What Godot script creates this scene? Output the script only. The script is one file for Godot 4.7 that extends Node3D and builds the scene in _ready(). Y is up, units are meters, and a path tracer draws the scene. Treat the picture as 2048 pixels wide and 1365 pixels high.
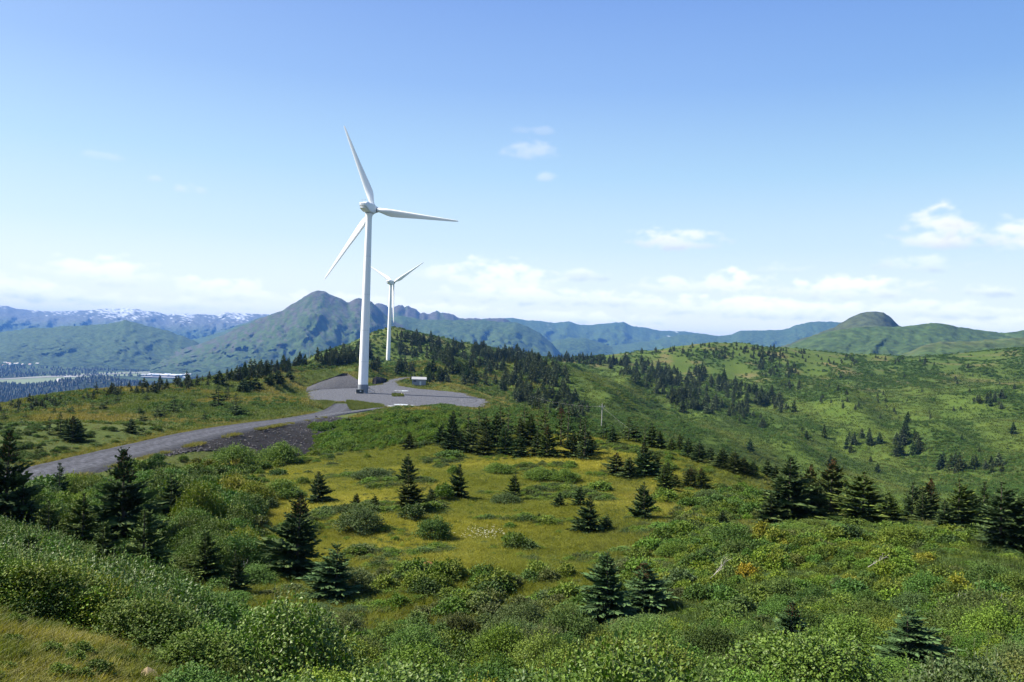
extends Node3D
# A hill top with two wind turbines, a gravel road and pad, spruce and shrub slopes, far mountains.
# Metres, y up, eye level at y = 0, looking along -z.

const F := 1560.0
const ROLL := 0.0349
var cam_basis := Basis(Vector3(0, 0, 1), ROLL)
var rng := RandomNumberGenerator.new()
var fn := FastNoiseLite.new()
var fbm := FastNoiseLite.new()
var ridge := FastNoiseLite.new()
var used := {}

# ---------- small helpers ----------
func rr(a: float, b: float) -> float:
	return rng.randf_range(a, b)

func sstep(a: float, b: float, x: float) -> float:
	var t := clampf((x - a) / (b - a), 0.0, 1.0)
	return t * t * (3.0 - 2.0 * t)

func srgb(r: float, g: float, b: float) -> Color:
	return Color(r, g, b).linear_to_srgb()

func nth(k: int) -> String:
	var ones := ["first", "second", "third", "fourth", "fifth", "sixth", "seventh", "eighth", "ninth", "tenth", "eleventh", "twelfth", "thirteenth", "fourteenth", "fifteenth", "sixteenth", "seventeenth", "eighteenth", "nineteenth"]
	var tens := ["", "", "twent", "thirt", "fort", "fift", "sixt", "sevent", "eight", "ninet"]
	var n := k + 1
	if n < 20: return ones[n - 1]
	return tens[n / 10] + ("ieth" if n % 10 == 0 else "y-" + ones[n % 10 - 1])

func numbered(called: String) -> String:
	var n: int = used.get(called, 0)
	used[called] = n + 1
	return called if n == 0 else "%s_%03d" % [called, n]

func tag(o: Node3D, label := "", category := "", group := "", kind := "") -> Node3D:
	if label: o.set_meta("label", label)
	if category: o.set_meta("category", category)
	if group: o.set_meta("group", group)
	if kind: o.set_meta("kind", kind)
	return o

func thing(called: String, at: Vector3, label: String, category: String, group := "", turn := 0.0) -> Node3D:
	var o := Node3D.new()
	o.name = numbered(called)
	o.position = at
	o.rotation.y = turn
	add_child(o)
	tag(o, label, category, group)
	return o

func put(called: String, m: Mesh, mat: Material, parent: Node3D = null) -> MeshInstance3D:
	var o := MeshInstance3D.new()
	o.name = numbered(called) if parent == null else called
	o.mesh = m
	o.material_override = mat
	if parent == null:
		add_child(o)
	else:
		parent.add_child(o, true)
	return o

func scatter(called: String, m: Mesh, mat: Material, where: PackedFloat32Array, label: String, parent: Node3D = null) -> void:
	var n := where.size() / 16
	if n == 0: return
	var mm := MultiMesh.new()
	mm.transform_format = MultiMesh.TRANSFORM_3D
	mm.use_colors = true
	mm.mesh = m
	mm.instance_count = n
	mm.buffer = where
	var o := MultiMeshInstance3D.new()
	o.name = called
	o.multimesh = mm
	o.material_override = mat
	if parent == null:
		add_child(o, true)
		tag(o, label, "vegetation", "", "stuff")
	else:
		parent.add_child(o, true)
		o.set_meta("kind", "stuff")

func push_at(b: PackedFloat32Array, p: Vector3, turn: float, sx: float, sy: float, c: Color, lean_x := 0.0, lean_z := 0.0) -> void:
	var q := Basis.from_euler(Vector3(lean_x, turn, lean_z)).scaled_local(Vector3(sx, sy, sx))
	b.append_array(PackedFloat32Array([q.x.x, q.y.x, q.z.x, p.x, q.x.y, q.y.y, q.z.y, p.y, q.x.z, q.y.z, q.z.z, p.z, c.r, c.g, c.b, 1.0]))

# A bag of triangles; flat shaded unless normals are given.
class Bag:
	var v := PackedVector3Array()
	var c := PackedColorArray()
	var n := PackedVector3Array()
	var i := PackedInt32Array()
	func tri(a: Vector3, b: Vector3, d: Vector3, col: Color) -> void:
		v.append(a); v.append(b); v.append(d)
		c.append(col); c.append(col); c.append(col)
	func quad(a: Vector3, b: Vector3, d: Vector3, e: Vector3, col: Color) -> void:
		tri(a, b, d, col); tri(a, d, e, col)
	func box(lo: Vector3, hi: Vector3, col: Color, t := Transform3D()) -> void:
		var p: Array[Vector3] = []
		for k in 8:
			p.append(t * Vector3(hi.x if k & 1 else lo.x, hi.y if k & 2 else lo.y, hi.z if k & 4 else lo.z))
		quad(p[0], p[2], p[3], p[1], col); quad(p[4], p[5], p[7], p[6], col)
		quad(p[0], p[4], p[6], p[2], col); quad(p[1], p[3], p[7], p[5], col)
		quad(p[2], p[6], p[7], p[3], col); quad(p[0], p[1], p[5], p[4], col)
	func tube(a: Vector3, b: Vector3, ra: float, rb: float, col: Color, sides := 6, caps := true) -> void:
		var w := (b - a).normalized()
		var u := w.cross(Vector3.UP if absf(w.y) < 0.9 else Vector3.RIGHT).normalized()
		var s := w.cross(u)
		for k in sides:
			var p := TAU * k / sides
			var q := TAU * (k + 1) / sides
			var e := u * cos(p) + s * sin(p)
			var f := u * cos(q) + s * sin(q)
			quad(a + e * ra, b + e * rb, b + f * rb, a + f * ra, col)
			if caps:
				tri(b, b + f * rb, b + e * rb, col)
				tri(a, a + e * ra, a + f * ra, col)
	func mesh() -> ArrayMesh:
		var m := ArrayMesh.new()
		var a := []
		a.resize(Mesh.ARRAY_MAX)
		a[Mesh.ARRAY_VERTEX] = v
		a[Mesh.ARRAY_COLOR] = c
		if n.size() == v.size(): a[Mesh.ARRAY_NORMAL] = n
		if i.size(): a[Mesh.ARRAY_INDEX] = i
		m.add_surface_from_arrays(Mesh.PRIMITIVE_TRIANGLES, a)
		return m

# A grid of points (rows x cols) as one smooth sheet.
func sheet(p: PackedVector3Array, col: PackedColorArray, rows: int, cols: int, up := true) -> ArrayMesh:
	var b := Bag.new()
	b.v = p
	b.c = col
	b.n.resize(p.size())
	for r in rows:
		for k in cols:
			var du := p[r * cols + mini(k + 1, cols - 1)] - p[r * cols + maxi(k - 1, 0)]
			var dv := p[mini(r + 1, rows - 1) * cols + k] - p[maxi(r - 1, 0) * cols + k]
			var q := dv.cross(du)
			if up and q.y < 0: q = -q
			b.n[r * cols + k] = q.normalized() if q.length_squared() > 1e-12 else Vector3.UP
	b.i.resize((rows - 1) * (cols - 1) * 6)
	var at := 0
	for r in rows - 1:
		for k in cols - 1:
			var s := r * cols + k
			b.i[at] = s; b.i[at + 1] = s + cols; b.i[at + 2] = s + 1
			b.i[at + 3] = s + 1; b.i[at + 4] = s + cols; b.i[at + 5] = s + cols + 1
			at += 6
	return b.mesh()

# A round body along a line of [height, radius] pairs about an axis, smooth.
func lathe(rings: Array, sides: int, cols: Array) -> ArrayMesh:
	var p := PackedVector3Array()
	var c := PackedColorArray()
	for k in rings.size():
		for s in sides + 1:
			var a := TAU * s / sides
			p.append(Vector3(cos(a) * rings[k][1], rings[k][0], sin(a) * rings[k][1]))
			c.append(cols[mini(k, cols.size() - 1)])
	var m := Bag.new()
	m.v = p; m.c = c
	m.n.resize(p.size())
	for k in rings.size():
		var k0 := maxi(k - 1, 0)
		var k1 := mini(k + 1, rings.size() - 1)
		var slope: float = -(rings[k1][1] - rings[k0][1])
		var rise: float = rings[k1][0] - rings[k0][0]
		for s in sides + 1:
			var a := TAU * s / sides
			m.n[k * (sides + 1) + s] = Vector3(cos(a) * rise, slope, sin(a) * rise).normalized()
	for k in rings.size() - 1:
		for s in sides:
			var q := k * (sides + 1) + s
			m.i.append_array(PackedInt32Array([q, q + 1, q + sides + 1, q + 1, q + sides + 2, q + sides + 1]))
	return m.mesh()

# ---------- from the photograph's pixels to the place ----------
func ray(u: float, v: float) -> Vector3:
	return cam_basis * Vector3((u - 1024.0) / F, (682.5 - v) / F, -1.0)

func at_depth(u: float, v: float, d: float) -> Vector3:
	var r := ray(u, v)
	return r * (d / -r.z)

func on_level(u: float, v: float, y: float) -> Vector3:
	var r := ray(u, v)
	return r * (y / r.y)

func on_ground(u: float, v: float) -> Vector3:
	var r := ray(u, v)
	r = r / -r.z
	var d := 4.0
	var last := 4.0
	while d < 2400.0:
		var p := r * d
		if p.y < ground(p.x, p.z):
			var lo := last
			var hi := d
			for k in 8:
				var m := (lo + hi) / 2
				if r.y * m < ground(r.x * m, -m): hi = m
				else: lo = m
			return Vector3(r.x * hi, ground(r.x * hi, -hi), -hi)
		last = d
		d *= 1.012
	return Vector3.INF

# ---------- the ground ----------
var knots: Array[Vector3] = []    # (bearing, ln distance, slope)
var tps := PackedFloat64Array()
const TU := 170
const TV := 190
const A0 := 0.8
const L0 := 1.1
const L1 := 7.4
var table := PackedFloat32Array()

func know(p: Vector3) -> void:
	var r := Vector2(p.x, p.z).length()
	knots.append(Vector3(atan2(p.x, -p.z), log(r), p.y / r))

func seen(list: Array) -> void:        # [u, v, depth]
	for e in list: know(at_depth(e[0], e[1], e[2]))

func hidden(list: Array) -> void:      # [u, depth, y]
	for e in list: know(Vector3(e[1] * (e[0] - 1024.0) / F, e[2], -e[1]))

func kernel(d2: float) -> float:
	return 0.0 if d2 < 1e-12 else d2 * log(d2)

func solve_ground() -> void:
	var n := knots.size()
	var m := n + 3
	var a: Array[PackedFloat64Array] = []
	for i in m:
		var row := PackedFloat64Array()
		row.resize(m + 1)
		a.append(row)
	for i in n:
		for j in n:
			var dx := knots[i].x - knots[j].x
			var dy := knots[i].y - knots[j].y
			a[i][j] = kernel(dx * dx + dy * dy)
		a[i][i] += 0.0015
		a[i][n] = 1.0; a[i][n + 1] = knots[i].x; a[i][n + 2] = knots[i].y
		a[n][i] = 1.0; a[n + 1][i] = knots[i].x; a[n + 2][i] = knots[i].y
		a[i][m] = knots[i].z
	for k in m:
		var best := k
		for i in range(k + 1, m):
			if absf(a[i][k]) > absf(a[best][k]): best = i
		var t := a[k]
		a[k] = a[best]
		a[best] = t
		var row := a[k]
		var inv := 1.0 / row[k]
		for i in range(k + 1, m):
			var other := a[i]
			var f := other[k] * inv
			if f != 0.0:
				for j in range(k, m + 1): other[j] -= f * row[j]
				a[i] = other
	tps.resize(m)
	for k in range(m - 1, -1, -1):
		var s := a[k][m]
		for j in range(k + 1, m): s -= a[k][j] * tps[j]
		tps[k] = s / a[k][k]
	table.resize(TU * TV)
	for i in TU:
		var x := lerpf(-A0, A0, i / (TU - 1.0))
		for j in TV:
			var y := lerpf(L0, L1, j / (TV - 1.0))
			var s := tps[n] + tps[n + 1] * x + tps[n + 2] * y
			for k in n:
				var q := knots[k]
				var d2 := (x - q.x) * (x - q.x) + (y - q.y) * (y - q.y)
				if d2 > 1e-12: s += tps[k] * d2 * log(d2)
			table[i * TV + j] = s

var pad_poly := PackedVector2Array()
const PAD_Y := -25.5
var road_mid: Array[Vector3] = []
var track_mid: Array[Vector3] = []

func road_at(x: float, z: float) -> Vector3:
	var a := along_line(road_mid, x, z)
	var b := along_line(track_mid, x, z)
	return a if a.x < b.x else b

func along_line(road: Array[Vector3], x: float, z: float) -> Vector3:   # (distance across, height of the road there, along)
	var best := Vector3(1e9, 0, 0)
	var along := 0.0
	for k in road.size() - 1:
		var a := road[k]
		var b := road[k + 1]
		var ab := Vector2(b.x - a.x, b.z - a.z)
		var t := clampf(Vector2(x - a.x, z - a.z).dot(ab) / ab.length_squared(), 0.0, 1.0)
		var d := Vector2(x - a.x - ab.x * t, z - a.z - ab.y * t).length()
		if d < best.x: best = Vector3(d, lerpf(a.y, b.y, t), along + t * ab.length())
		along += ab.length()
	return best

func pad_distance(x: float, z: float) -> float:
	var p := Vector2(x, z)
	if Geometry2D.is_point_in_polygon(p, pad_poly): return 0.0
	var d := 1e9
	for k in pad_poly.size():
		d = minf(d, p.distance_to(Geometry2D.get_closest_point_to_segment(p, pad_poly[k], pad_poly[(k + 1) % pad_poly.size()])))
	return d

func height(x: float, z: float) -> float:
	var r := sqrt(x * x + z * z)
	var th := clampf(atan2(x, -z), -A0, A0)
	var fx := (th + A0) / (2 * A0) * (TU - 1)
	var fy := clampf((log(maxf(r, 3.0)) - L0) / (L1 - L0), 0.0, 1.0) * (TV - 1)
	var i := mini(int(fx), TU - 2)
	var j := mini(int(fy), TV - 2)
	fx -= i
	fy -= j
	var o := i * TV + j
	var t := lerpf(lerpf(table[o], table[o + 1], fy), lerpf(table[o + TV], table[o + TV + 1], fy), fx)
	var y := r * t
	if r < 3.0: y = lerpf(-1.7, 3.0 * t, r / 3.0)
	# hummocks near by, gullies far off
	var near := sstep(3.0, 25.0, r)
	y += (fn.get_noise_2d(x * 4.0, z * 4.0) * 0.5 + fn.get_noise_2d(x * 1.6 + 60, z * 1.6) * 0.5) * near * (1.0 - sstep(250, 500, r)) * (1.0 - 0.45 * meadow(x, z))
	var far := sstep(140.0, 420.0, r)
	if far > 0.0:
		far *= 1.0 - exp(-pow((x / -z + 0.158) / 0.035, 2.0)) * sstep(420, 520, r) * (1.0 - sstep(820, 900, r)) if z < -1.0 else 1.0
		y += far * ((fbm.get_noise_2d(x * 0.9, z * 0.9) * 0.010 + fn.get_noise_2d(x * 0.8, z * 0.45) * 0.007) * r * (1.0 - 0.6 * sstep(850, 1000, r)) + ((ridge.get_noise_2d(x * 1.1 + z * 0.25, z * 0.33) - 0.3) * 0.017 + ridge.get_noise_2d(x * 0.5 + z * 0.16 + 900.0, z * 0.2) * 0.020 * (1.0 if x > 0.0 else 0.3)) * r * (1.0 - sstep(700, 950, r)))
	if x < -30 and x > -75 and z < -50 and z > -300:
		var q := road_at(x, z)
		if q.x < 13.0: y = lerpf(q.y - 0.3, y, sstep(4.6, 12.0, q.x))
	if x > -130 and x < 60 and z < -240 and z > -520:
		var d := pad_distance(x, z)
		if d < 16.0: y = lerpf(PAD_Y - 0.3, y, sstep(1.0, 16.0, d))
	var out := sstep(1150.0, 2900.0, r)
	return lerpf(y, -380.0, out)

# the sheet that is drawn, and its height by interpolation
const GX := 440
const GZ := 470
const SA := 45.0
var gx0 := 0.0
var gx1 := 0.0
var gz0 := 0.0
var gz1 := 0.0
var hgt := PackedFloat32Array()

func ash(x: float) -> float:
	return log(x + sqrt(x * x + 1.0))

func build_grid() -> void:
	gx0 = ash(-1900.0 / SA); gx1 = ash(1900.0 / SA)
	gz0 = ash(-60.0 / SA); gz1 = ash(2600.0 / SA)
	hgt.resize(GX * GZ)
	for j in GZ:
		var z := -sinh(lerpf(gz0, gz1, j / (GZ - 1.0))) * SA
		for i in GX:
			var x := sinh(lerpf(gx0, gx1, i / (GX - 1.0))) * SA
			hgt[j * GX + i] = height(x, z)

func ground(x: float, z: float) -> float:
	var fx := clampf((ash(x / SA) - gx0) / (gx1 - gx0) * (GX - 1), 0, GX - 1.001)
	var fz := clampf((ash(-z / SA) - gz0) / (gz1 - gz0) * (GZ - 1), 0, GZ - 1.001)
	var i := int(fx)
	var j := int(fz)
	var o := j * GX + i
	fx -= i
	fz -= j
	return lerpf(lerpf(hgt[o], hgt[o + 1], fx), lerpf(hgt[o + GX], hgt[o + GX + 1], fx), fz)

# where shrubs stand thick on the slopes (0..1)
func brushy(x: float, z: float) -> float:
	return clampf(0.5 + 0.70 * fbm.get_noise_2d(x * 1.5 + 300 + z * 0.3, z * 0.35) + 0.4 * fn.get_noise_2d(x * 1.3 - z * 0.4, z * 0.4) + 0.40 * fn.get_noise_2d(x * 4.0 + 90, z * 1.4), 0, 1)

# how wet-meadow a spot is (0..1): the level ground below the road
func meadow(x: float, z: float) -> float:
	var d := -z
	var u := x / maxf(d, 1.0)
	var w := sstep(38, 52, d) * (1.0 - sstep(128, 140, d))
	w *= sstep(-0.40, -0.27, u) * (1.0 - sstep(0.16, 0.30, u))
	return w

func soil_color(x: float, z: float) -> Color:
	var r := sqrt(x * x + z * z)
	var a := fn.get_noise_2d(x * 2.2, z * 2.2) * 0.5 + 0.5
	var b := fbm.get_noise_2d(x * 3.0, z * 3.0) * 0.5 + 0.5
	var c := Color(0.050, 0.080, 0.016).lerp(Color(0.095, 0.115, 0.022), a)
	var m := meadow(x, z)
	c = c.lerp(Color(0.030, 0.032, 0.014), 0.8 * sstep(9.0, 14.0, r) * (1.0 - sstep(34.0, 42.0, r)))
	if m > 0.0:
		var q := Color(0.105, 0.118, 0.022).lerp(Color(0.19, 0.168, 0.03), sstep(0.36, 0.76, b)).lerp(Color(0.12, 0.06, 0.025), 0.6 * sstep(0.62, 0.85, a) * sstep(0.5, 0.7, b))
		c = c.lerp(q, m)
	if r > 120.0:
		var h := Color(0.062, 0.112, 0.018).lerp(Color(0.104, 0.148, 0.028), a)
		if x < 0.0: h = h.lerp(Color(0.12, 0.125, 0.035), 0.55 * sstep(0.35, 0.7, b))
		h = h.lerp(Color(0.034, 0.074, 0.018), 0.65 * sstep(0.40, 0.80, brushy(x, z)))
		# dry crests of the ridge
		var e := sstep(0.55, 0.8, fbm.get_noise_2d(x * 2.5 + 50, z * 2.5) * 0.5 + 0.5)
		h = h.lerp(Color(0.20, 0.155, 0.075), e * 0.75 * (sstep(820, 920, r) * (1.0 - sstep(1250, 1500, r)) + (1.0 if x < -20 and r < 420 and r > 200 else 0.0) * 0.6))
		c = c.lerp(h, sstep(120.0, 170.0, r))
	return c

# ---------- textures ----------
func noise_tex(freq: float, octaves: int, seed_: int, a: Color, b: Color, size := 512, kind := FastNoiseLite.TYPE_SIMPLEX_SMOOTH) -> ImageTexture:
	var q := FastNoiseLite.new()
	q.noise_type = kind
	q.seed = seed_
	q.frequency = freq
	q.fractal_octaves = octaves
	var g := q.get_seamless_image(size, size)
	g.convert(Image.FORMAT_L8)
	var d := g.get_data()
	var o := PackedByteArray()
	o.resize(d.size() * 3)
	for k in d.size():
		var c := a.lerp(b, d[k] / 255.0)
		o[k * 3] = int(c.r * 255); o[k * 3 + 1] = int(c.g * 255); o[k * 3 + 2] = int(c.b * 255)
	return ImageTexture.create_from_image(Image.create_from_data(size, size, false, Image.FORMAT_RGB8, o))

func bump_tex(freq: float, octaves: int, seed_: int, strength: float, size := 512) -> ImageTexture:
	var q := FastNoiseLite.new()
	q.seed = seed_
	q.frequency = freq
	q.fractal_octaves = octaves
	var g := q.get_seamless_image(size, size)
	g.convert(Image.FORMAT_RGBA8)
	g.bump_map_to_normal_map(strength)
	return ImageTexture.create_from_image(g)

func paint(rough: float, vertex := true, color := Color.WHITE) -> StandardMaterial3D:
	var m := StandardMaterial3D.new()
	m.albedo_color = color
	m.roughness = rough
	m.vertex_color_use_as_albedo = vertex
	return m

func earthy(rough: float, tex: Texture2D, per_metre: float, nm: Texture2D = null, deep := 1.0) -> StandardMaterial3D:
	var m := paint(rough)
	m.albedo_texture = tex
	m.uv1_triplanar = true
	m.uv1_world_triplanar = true
	m.uv1_scale = Vector3.ONE * per_metre
	if nm:
		m.normal_enabled = true
		m.normal_texture = nm
		m.normal_scale = deep
	m.metallic_specular = 0.25
	return m

# ---------- sky ----------
const PW := 4096
const PH := 2048
var sun_dir := Vector3(-cos(0.80) * cos(0.13), sin(0.80), -cos(0.80) * sin(0.13))

func sky_panorama() -> ImageTexture:
	var keys := [[-90.0, Color(0.16, 0.20, 0.14)], [-4.0, Color(0.5, 0.58, 0.62)], [0.0, Color(1.4, 1.32, 1.05)], [3.0, Color(1.02, 1.10, 1.07)], [7.0, Color(0.70, 0.90, 1.02)], [12.0, Color(0.46, 0.72, 0.97)],
		[18.0, Color(0.275, 0.495, 0.90)], [24.0, Color(0.18, 0.365, 0.81)], [35.0, Color(0.10, 0.25, 0.64)], [90.0, Color(0.035, 0.115, 0.38)]]
	var cw := 512
	var ch := 512
	var px := PackedFloat32Array()
	px.resize(cw * ch * 3)
	for j in ch:
		var e := 90.0 - (j + 0.5) * 180.0 / ch
		var k := 0
		while k < keys.size() - 2 and e > keys[k + 1][0]: k += 1
		var t := clampf((e - keys[k][0]) / (keys[k + 1][0] - keys[k][0]), 0, 1)
		var base: Color = keys[k][1].lerp(keys[k + 1][1], t)
		var ce := cos(deg_to_rad(e))
		var se := sin(deg_to_rad(e))
		var low := sstep(-6.0, 2.0, e)
		for i in cw:
			var az := (i + 0.5) / cw * TAU
			var g := acos(clampf(Vector3(sin(az) * ce, se, -cos(az) * ce).dot(sun_dir), -1, 1))
			var w := 0.85 * exp(-g / 0.42) * low
			var deep := lerpf(1.0, 0.80, sstep(1.3, 2.1, g) * sstep(8.0, 20.0, e))
			var o := (j * cw + i) * 3
			px[o] = base.r * deep * deep + w; px[o + 1] = base.g * deep + w; px[o + 2] = base.b * lerpf(1.0, deep, 0.6) + w
	var im := Image.create_from_data(cw, ch, false, Image.FORMAT_RGBF, px.to_byte_array())
	im.resize(PW, PH, Image.INTERPOLATE_BILINEAR)
	px = im.get_data().to_float32_array()
	# clouds: [u, v, half width, half height, thickness, greyness], in the photograph's directions
	var puffs := [[1060, 306, 46, 17, 0.36, 0], [1086, 355, 20, 10, 0.36, 0], [1070, 263, 38, 8, 0.18, 0], [306, 357, 14, 6, 0.3, 0], [378, 380, 24, 9, 0.36, 0], [200, 314, 30, 7, 0.2, 0],
		[1350, 486, 76, 20, 0.85, 0.25], [1878, 466, 52, 36, 1.0, 0.25], [1885, 486, 75, 14, 0.7, 0.2], [2030, 472, 70, 22, 0.9, 0.1], [1846, 534, 66, 13, 0.5, 0.6], [2150, 500, 80, 30, 0.9, 0.2],
		[215, 553, 85, 24, 0.75, 0.1], [125, 545, 62, 10, 0.4, 0.1], [80, 590, 80, 16, 0.75, 0.6], [440, 584, 85, 22, 0.7, 0.1], [1000, 568, 115, 34, 0.8, 0.1], [1160, 554, 50, 13, 0.5, 0.7],
		[1060, 598, 190, 18, 0.7, 0.4], [1350, 577, 75, 16, 0.6, 0.2], [1472, 574, 72, 24, 0.95, 0.1], [1690, 583, 115, 20, 0.95, 0.2], [1990, 586, 44, 11, 0.6, 0.8], [1470, 620, 190, 20, 0.85, 0.25],
		[1590, 628, 140, 18, 0.75, 0.3], [1970, 631, 76, 11, 0.55, 0.7], [885, 552, 54, 16, 0.45, 0.1], [1810, 622, 160, 15, 0.6, 0.2], [280, 606, 210, 12, 0.55, 0.2], [640, 604, 190, 14, 0.55, 0.1],
		[860, 625, 160, 14, 0.6, 0.2], [1240, 604, 90, 14, 0.6, 0.3], [40, 575, 90, 16, 0.5, 0.1], [1180, 640, 150, 12, 0.7, 0.3], [1950, 655, 150, 14, 0.5, 0.3], [1560, 540, 60, 9, 0.25, 0.3]]
	for k in 90:
		var az := rr(0.95, TAU - 0.95)
		var el := rr(0.01, 0.16)
		puffs.append([az, el, rr(40, 170), rr(10, 30), rr(0.4, 0.95), rr(0, 0.5), 1])
	var lumps := FastNoiseLite.new()
	lumps.seed = 5
	lumps.frequency = 1.0
	lumps.fractal_octaves = 5
	for q in puffs:
		var az: float = q[0]
		var el: float = q[1]
		if q.size() < 7:
			var r := ray(q[0], q[1]).normalized()
			az = atan2(r.x, -r.z)
			el = asin(r.y)
		var w: float = q[2] / F * 1.25
		var h: float = q[3] / F * 1.3
		var j0 := int((PI / 2 - el - 2.2 * h) / PI * PH)
		var j1 := int((PI / 2 - el + 1.6 * h) / PI * PH) + 1
		var i0 := int((az - 1.5 * w) / TAU * PW)
		var i1 := int((az + 1.5 * w) / TAU * PW) + 1
		var fz: float = q[0] * 0.37
		for j in range(j0, j1 + 1):
			var e := PI / 2 - (j + 0.5) / PH * PI
			for i in range(i0, i1 + 1):
				var a := (i + 0.5) / PW * TAU
				var dx := (a - az) / w
				var dy := (e - el) / h
				var dd := dx * dx + dy * dy * (0.7 if dy > 0 else 2.2)
				if dd > 2.2: continue
				var s := lumps.get_noise_3d(a * 30.0, e * 66.0, fz)
				var dens := 0.70 - dd * 0.74 + s * 0.95
				if dens <= 0.0: continue
				var alpha: float = sstep(0.0, 0.95, dens) * q[4]
				var shade: float = clampf(0.45 - dy * 0.75 + s * 0.6, 0, 1) * (0.55 + q[5])
				var c := Color(1.2, 1.2, 1.2).lerp(Color(0.60, 0.69, 0.86), clampf(shade, 0, 1)) * lerpf(1.35, 1.0, clampf(e / 0.16, 0, 1))
				var o := (j * PW + posmod(i, PW)) * 3
				px[o] = lerpf(px[o], c.r, alpha); px[o + 1] = lerpf(px[o + 1], c.g, alpha); px[o + 2] = lerpf(px[o + 2], c.b, alpha)
	im = Image.create_from_data(PW, PH, false, Image.FORMAT_RGBF, px.to_byte_array())
	return ImageTexture.create_from_image(im)

# ---------- far mountains ----------
# crest: [u, v] of the skyline, at depth dc; foot at depth df and level fy; a real ridge with a back slope
func mountain(crest: Array, dc: float, df: float, fy: float, spur: float, jag: float, look: String, seed_: int, label: String, back := 1.35) -> void:
	var cols := int((crest[-1][0] - crest[0][0]) / (4.0 if look == "snow" or look == "rock" else 5.0))
	var front := 54
	var behind := 9
	var rows := front + behind
	var q := FastNoiseLite.new()
	q.seed = seed_
	q.frequency = 1.0
	q.fractal_octaves = 4
	var rg := FastNoiseLite.new()
	rg.seed = seed_ + 7
	rg.frequency = 1.0
	rg.fractal_type = FastNoiseLite.FRACTAL_RIDGED
	rg.fractal_octaves = 4
	var p := PackedVector3Array()
	var c := PackedColorArray()
	p.resize(rows * cols)
	c.resize(rows * cols)
	var px := dc / F
	for k in cols:
		var u := lerpf(crest[0][0], crest[-1][0], k / (cols - 1.0))
		var n := 0
		while n < crest.size() - 2 and u > crest[n + 1][0]: n += 1
		var t := clampf((u - crest[n][0]) / (crest[n + 1][0] - crest[n][0]), 0, 1)
		t = lerpf(t, t * t * (3 - 2 * t), 0.4)
		var v := lerpf(crest[n][1], crest[n + 1][1], t)
		v += (q.get_noise_2d(u * 0.09, 3.0) * 1.6 + q.get_noise_2d(u * 0.33, 9.0) * 0.8) * jag
		var top := at_depth(u, v, dc)
		for r in rows:
			var y := 0.0
			var d := 0.0
			var f := 0.0
			if r < front:
				f = r / (front - 1.0)
				var bell := sin(PI * pow(f, 0.85))
				var uw := u + 55.0 * q.get_noise_2d(u * 0.006, f * 1.1 + 40.0) + 22.0 * q.get_noise_2d(u * 0.02, f * 2.6 + 70.0)
				var a := rg.get_noise_2d(uw * 0.0085, f * 0.55 + seed_) * 0.75 + rg.get_noise_2d(uw * 0.026, f * 1.5 + seed_ * 2.0) * 0.38
				var b := q.get_noise_2d(u * 0.05, f * 5.0)
				d = lerpf(df, dc, f) + bell * (dc - df) * (-0.16 * a * spur + 0.03 * b)
				y = lerpf(fy, top.y, lerpf(f, f * f, 0.35) if look != "hill" else sin(f * PI / 2) * 0.7 + 0.3 * f)
				y += bell * (top.y - fy) * (0.085 * a * spur + 0.035 * b) * (1.0 - 0.75 * sstep(0.7, 1.0, f))
				y += bell * q.get_noise_2d(u * 0.22, f * 22.0) * px * 2.2
			else:
				f = 1.0 - (r - front + 1.0) / behind
				d = lerpf(dc * back, dc, f)
				y = lerpf(fy, top.y, f * f)
			var at := Vector3(top.x * d / dc, y, -d)
			p[r * cols + k] = at
			# what covers it
			var n1 := q.get_noise_2d(at.x * 0.011 / px * 4.0, f * 9.0 + 31.0) * 0.5 + 0.5
			var n2 := q.get_noise_2d(u * 0.30, f * 26.0 + 5.0) * 0.5 + 0.5
			var g := Color(0.052, 0.092, 0.024).lerp(Color(0.088, 0.122, 0.034), n1)
			g = g.lerp(Color(0.018, 0.038, 0.014), 0.9 * sstep(0.44, 0.66, n2 * 0.7 + n1 * 0.3 - 0.28 * (f - 0.35)))
			if look == "rock" or look == "peak":
				var w := sstep(0.50, 0.72, rg.get_noise_2d(u * 0.05 + 4.0, f * 3.0) * 0.30 + n2 * 0.45 + (f - 0.55) * (0.62 if look == "rock" else 0.34) + 0.17)
				g = g.lerp(Color(0.13, 0.115, 0.105).lerp(Color(0.075, 0.07, 0.07), n1), w)
			if look == "snow":
				g = g.lerp(Color(0.15, 0.15, 0.13), sstep(0.45, 0.8, f))
				var place := maxf(maxf(exp(-pow((u - 245) / 62.0, 2)), 0.75 * exp(-pow((u - 372) / 28.0, 2))), maxf(0.8 * exp(-pow((u - 470) / 34.0, 2)), 0.45 * exp(-pow((u - 130) / 30.0, 2))))
				g = g.lerp(Color(0.68, 0.71, 0.76), sstep(0.60, 0.66, n2 * 0.62 + n1 * 0.20 + (f - 0.62) * 0.62 + 0.08 - 0.22 * (1.0 - place)) * sstep(0.42, 0.60, f))
			if look == "patches":
				g = g.lerp(Color(0.85, 0.88, 0.92), sstep(0.80, 0.84, n2) * sstep(0.55, 0.7, f))
			if look == "dry": g = g.lerp(Color(0.16, 0.135, 0.07), 0.5 * sstep(0.75, 1.0, f) * n1)
			if look == "knob": g = g.lerp(Color(0.085, 0.09, 0.05), 0.7 * sstep(0.55, 0.9, f))
			c[r * cols + k] = Color(g.r * 0.95, g.g * 1.02, g.b * 1.0) if g.r < 0.3 else g
	var o := put("mountain" if look != "hill" and look != "dry" else "hill", sheet(p, c, rows, cols), m_far)
	tag(o, label, "mountain" if look != "hill" and look != "dry" else "hill", "", "structure")

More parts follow.
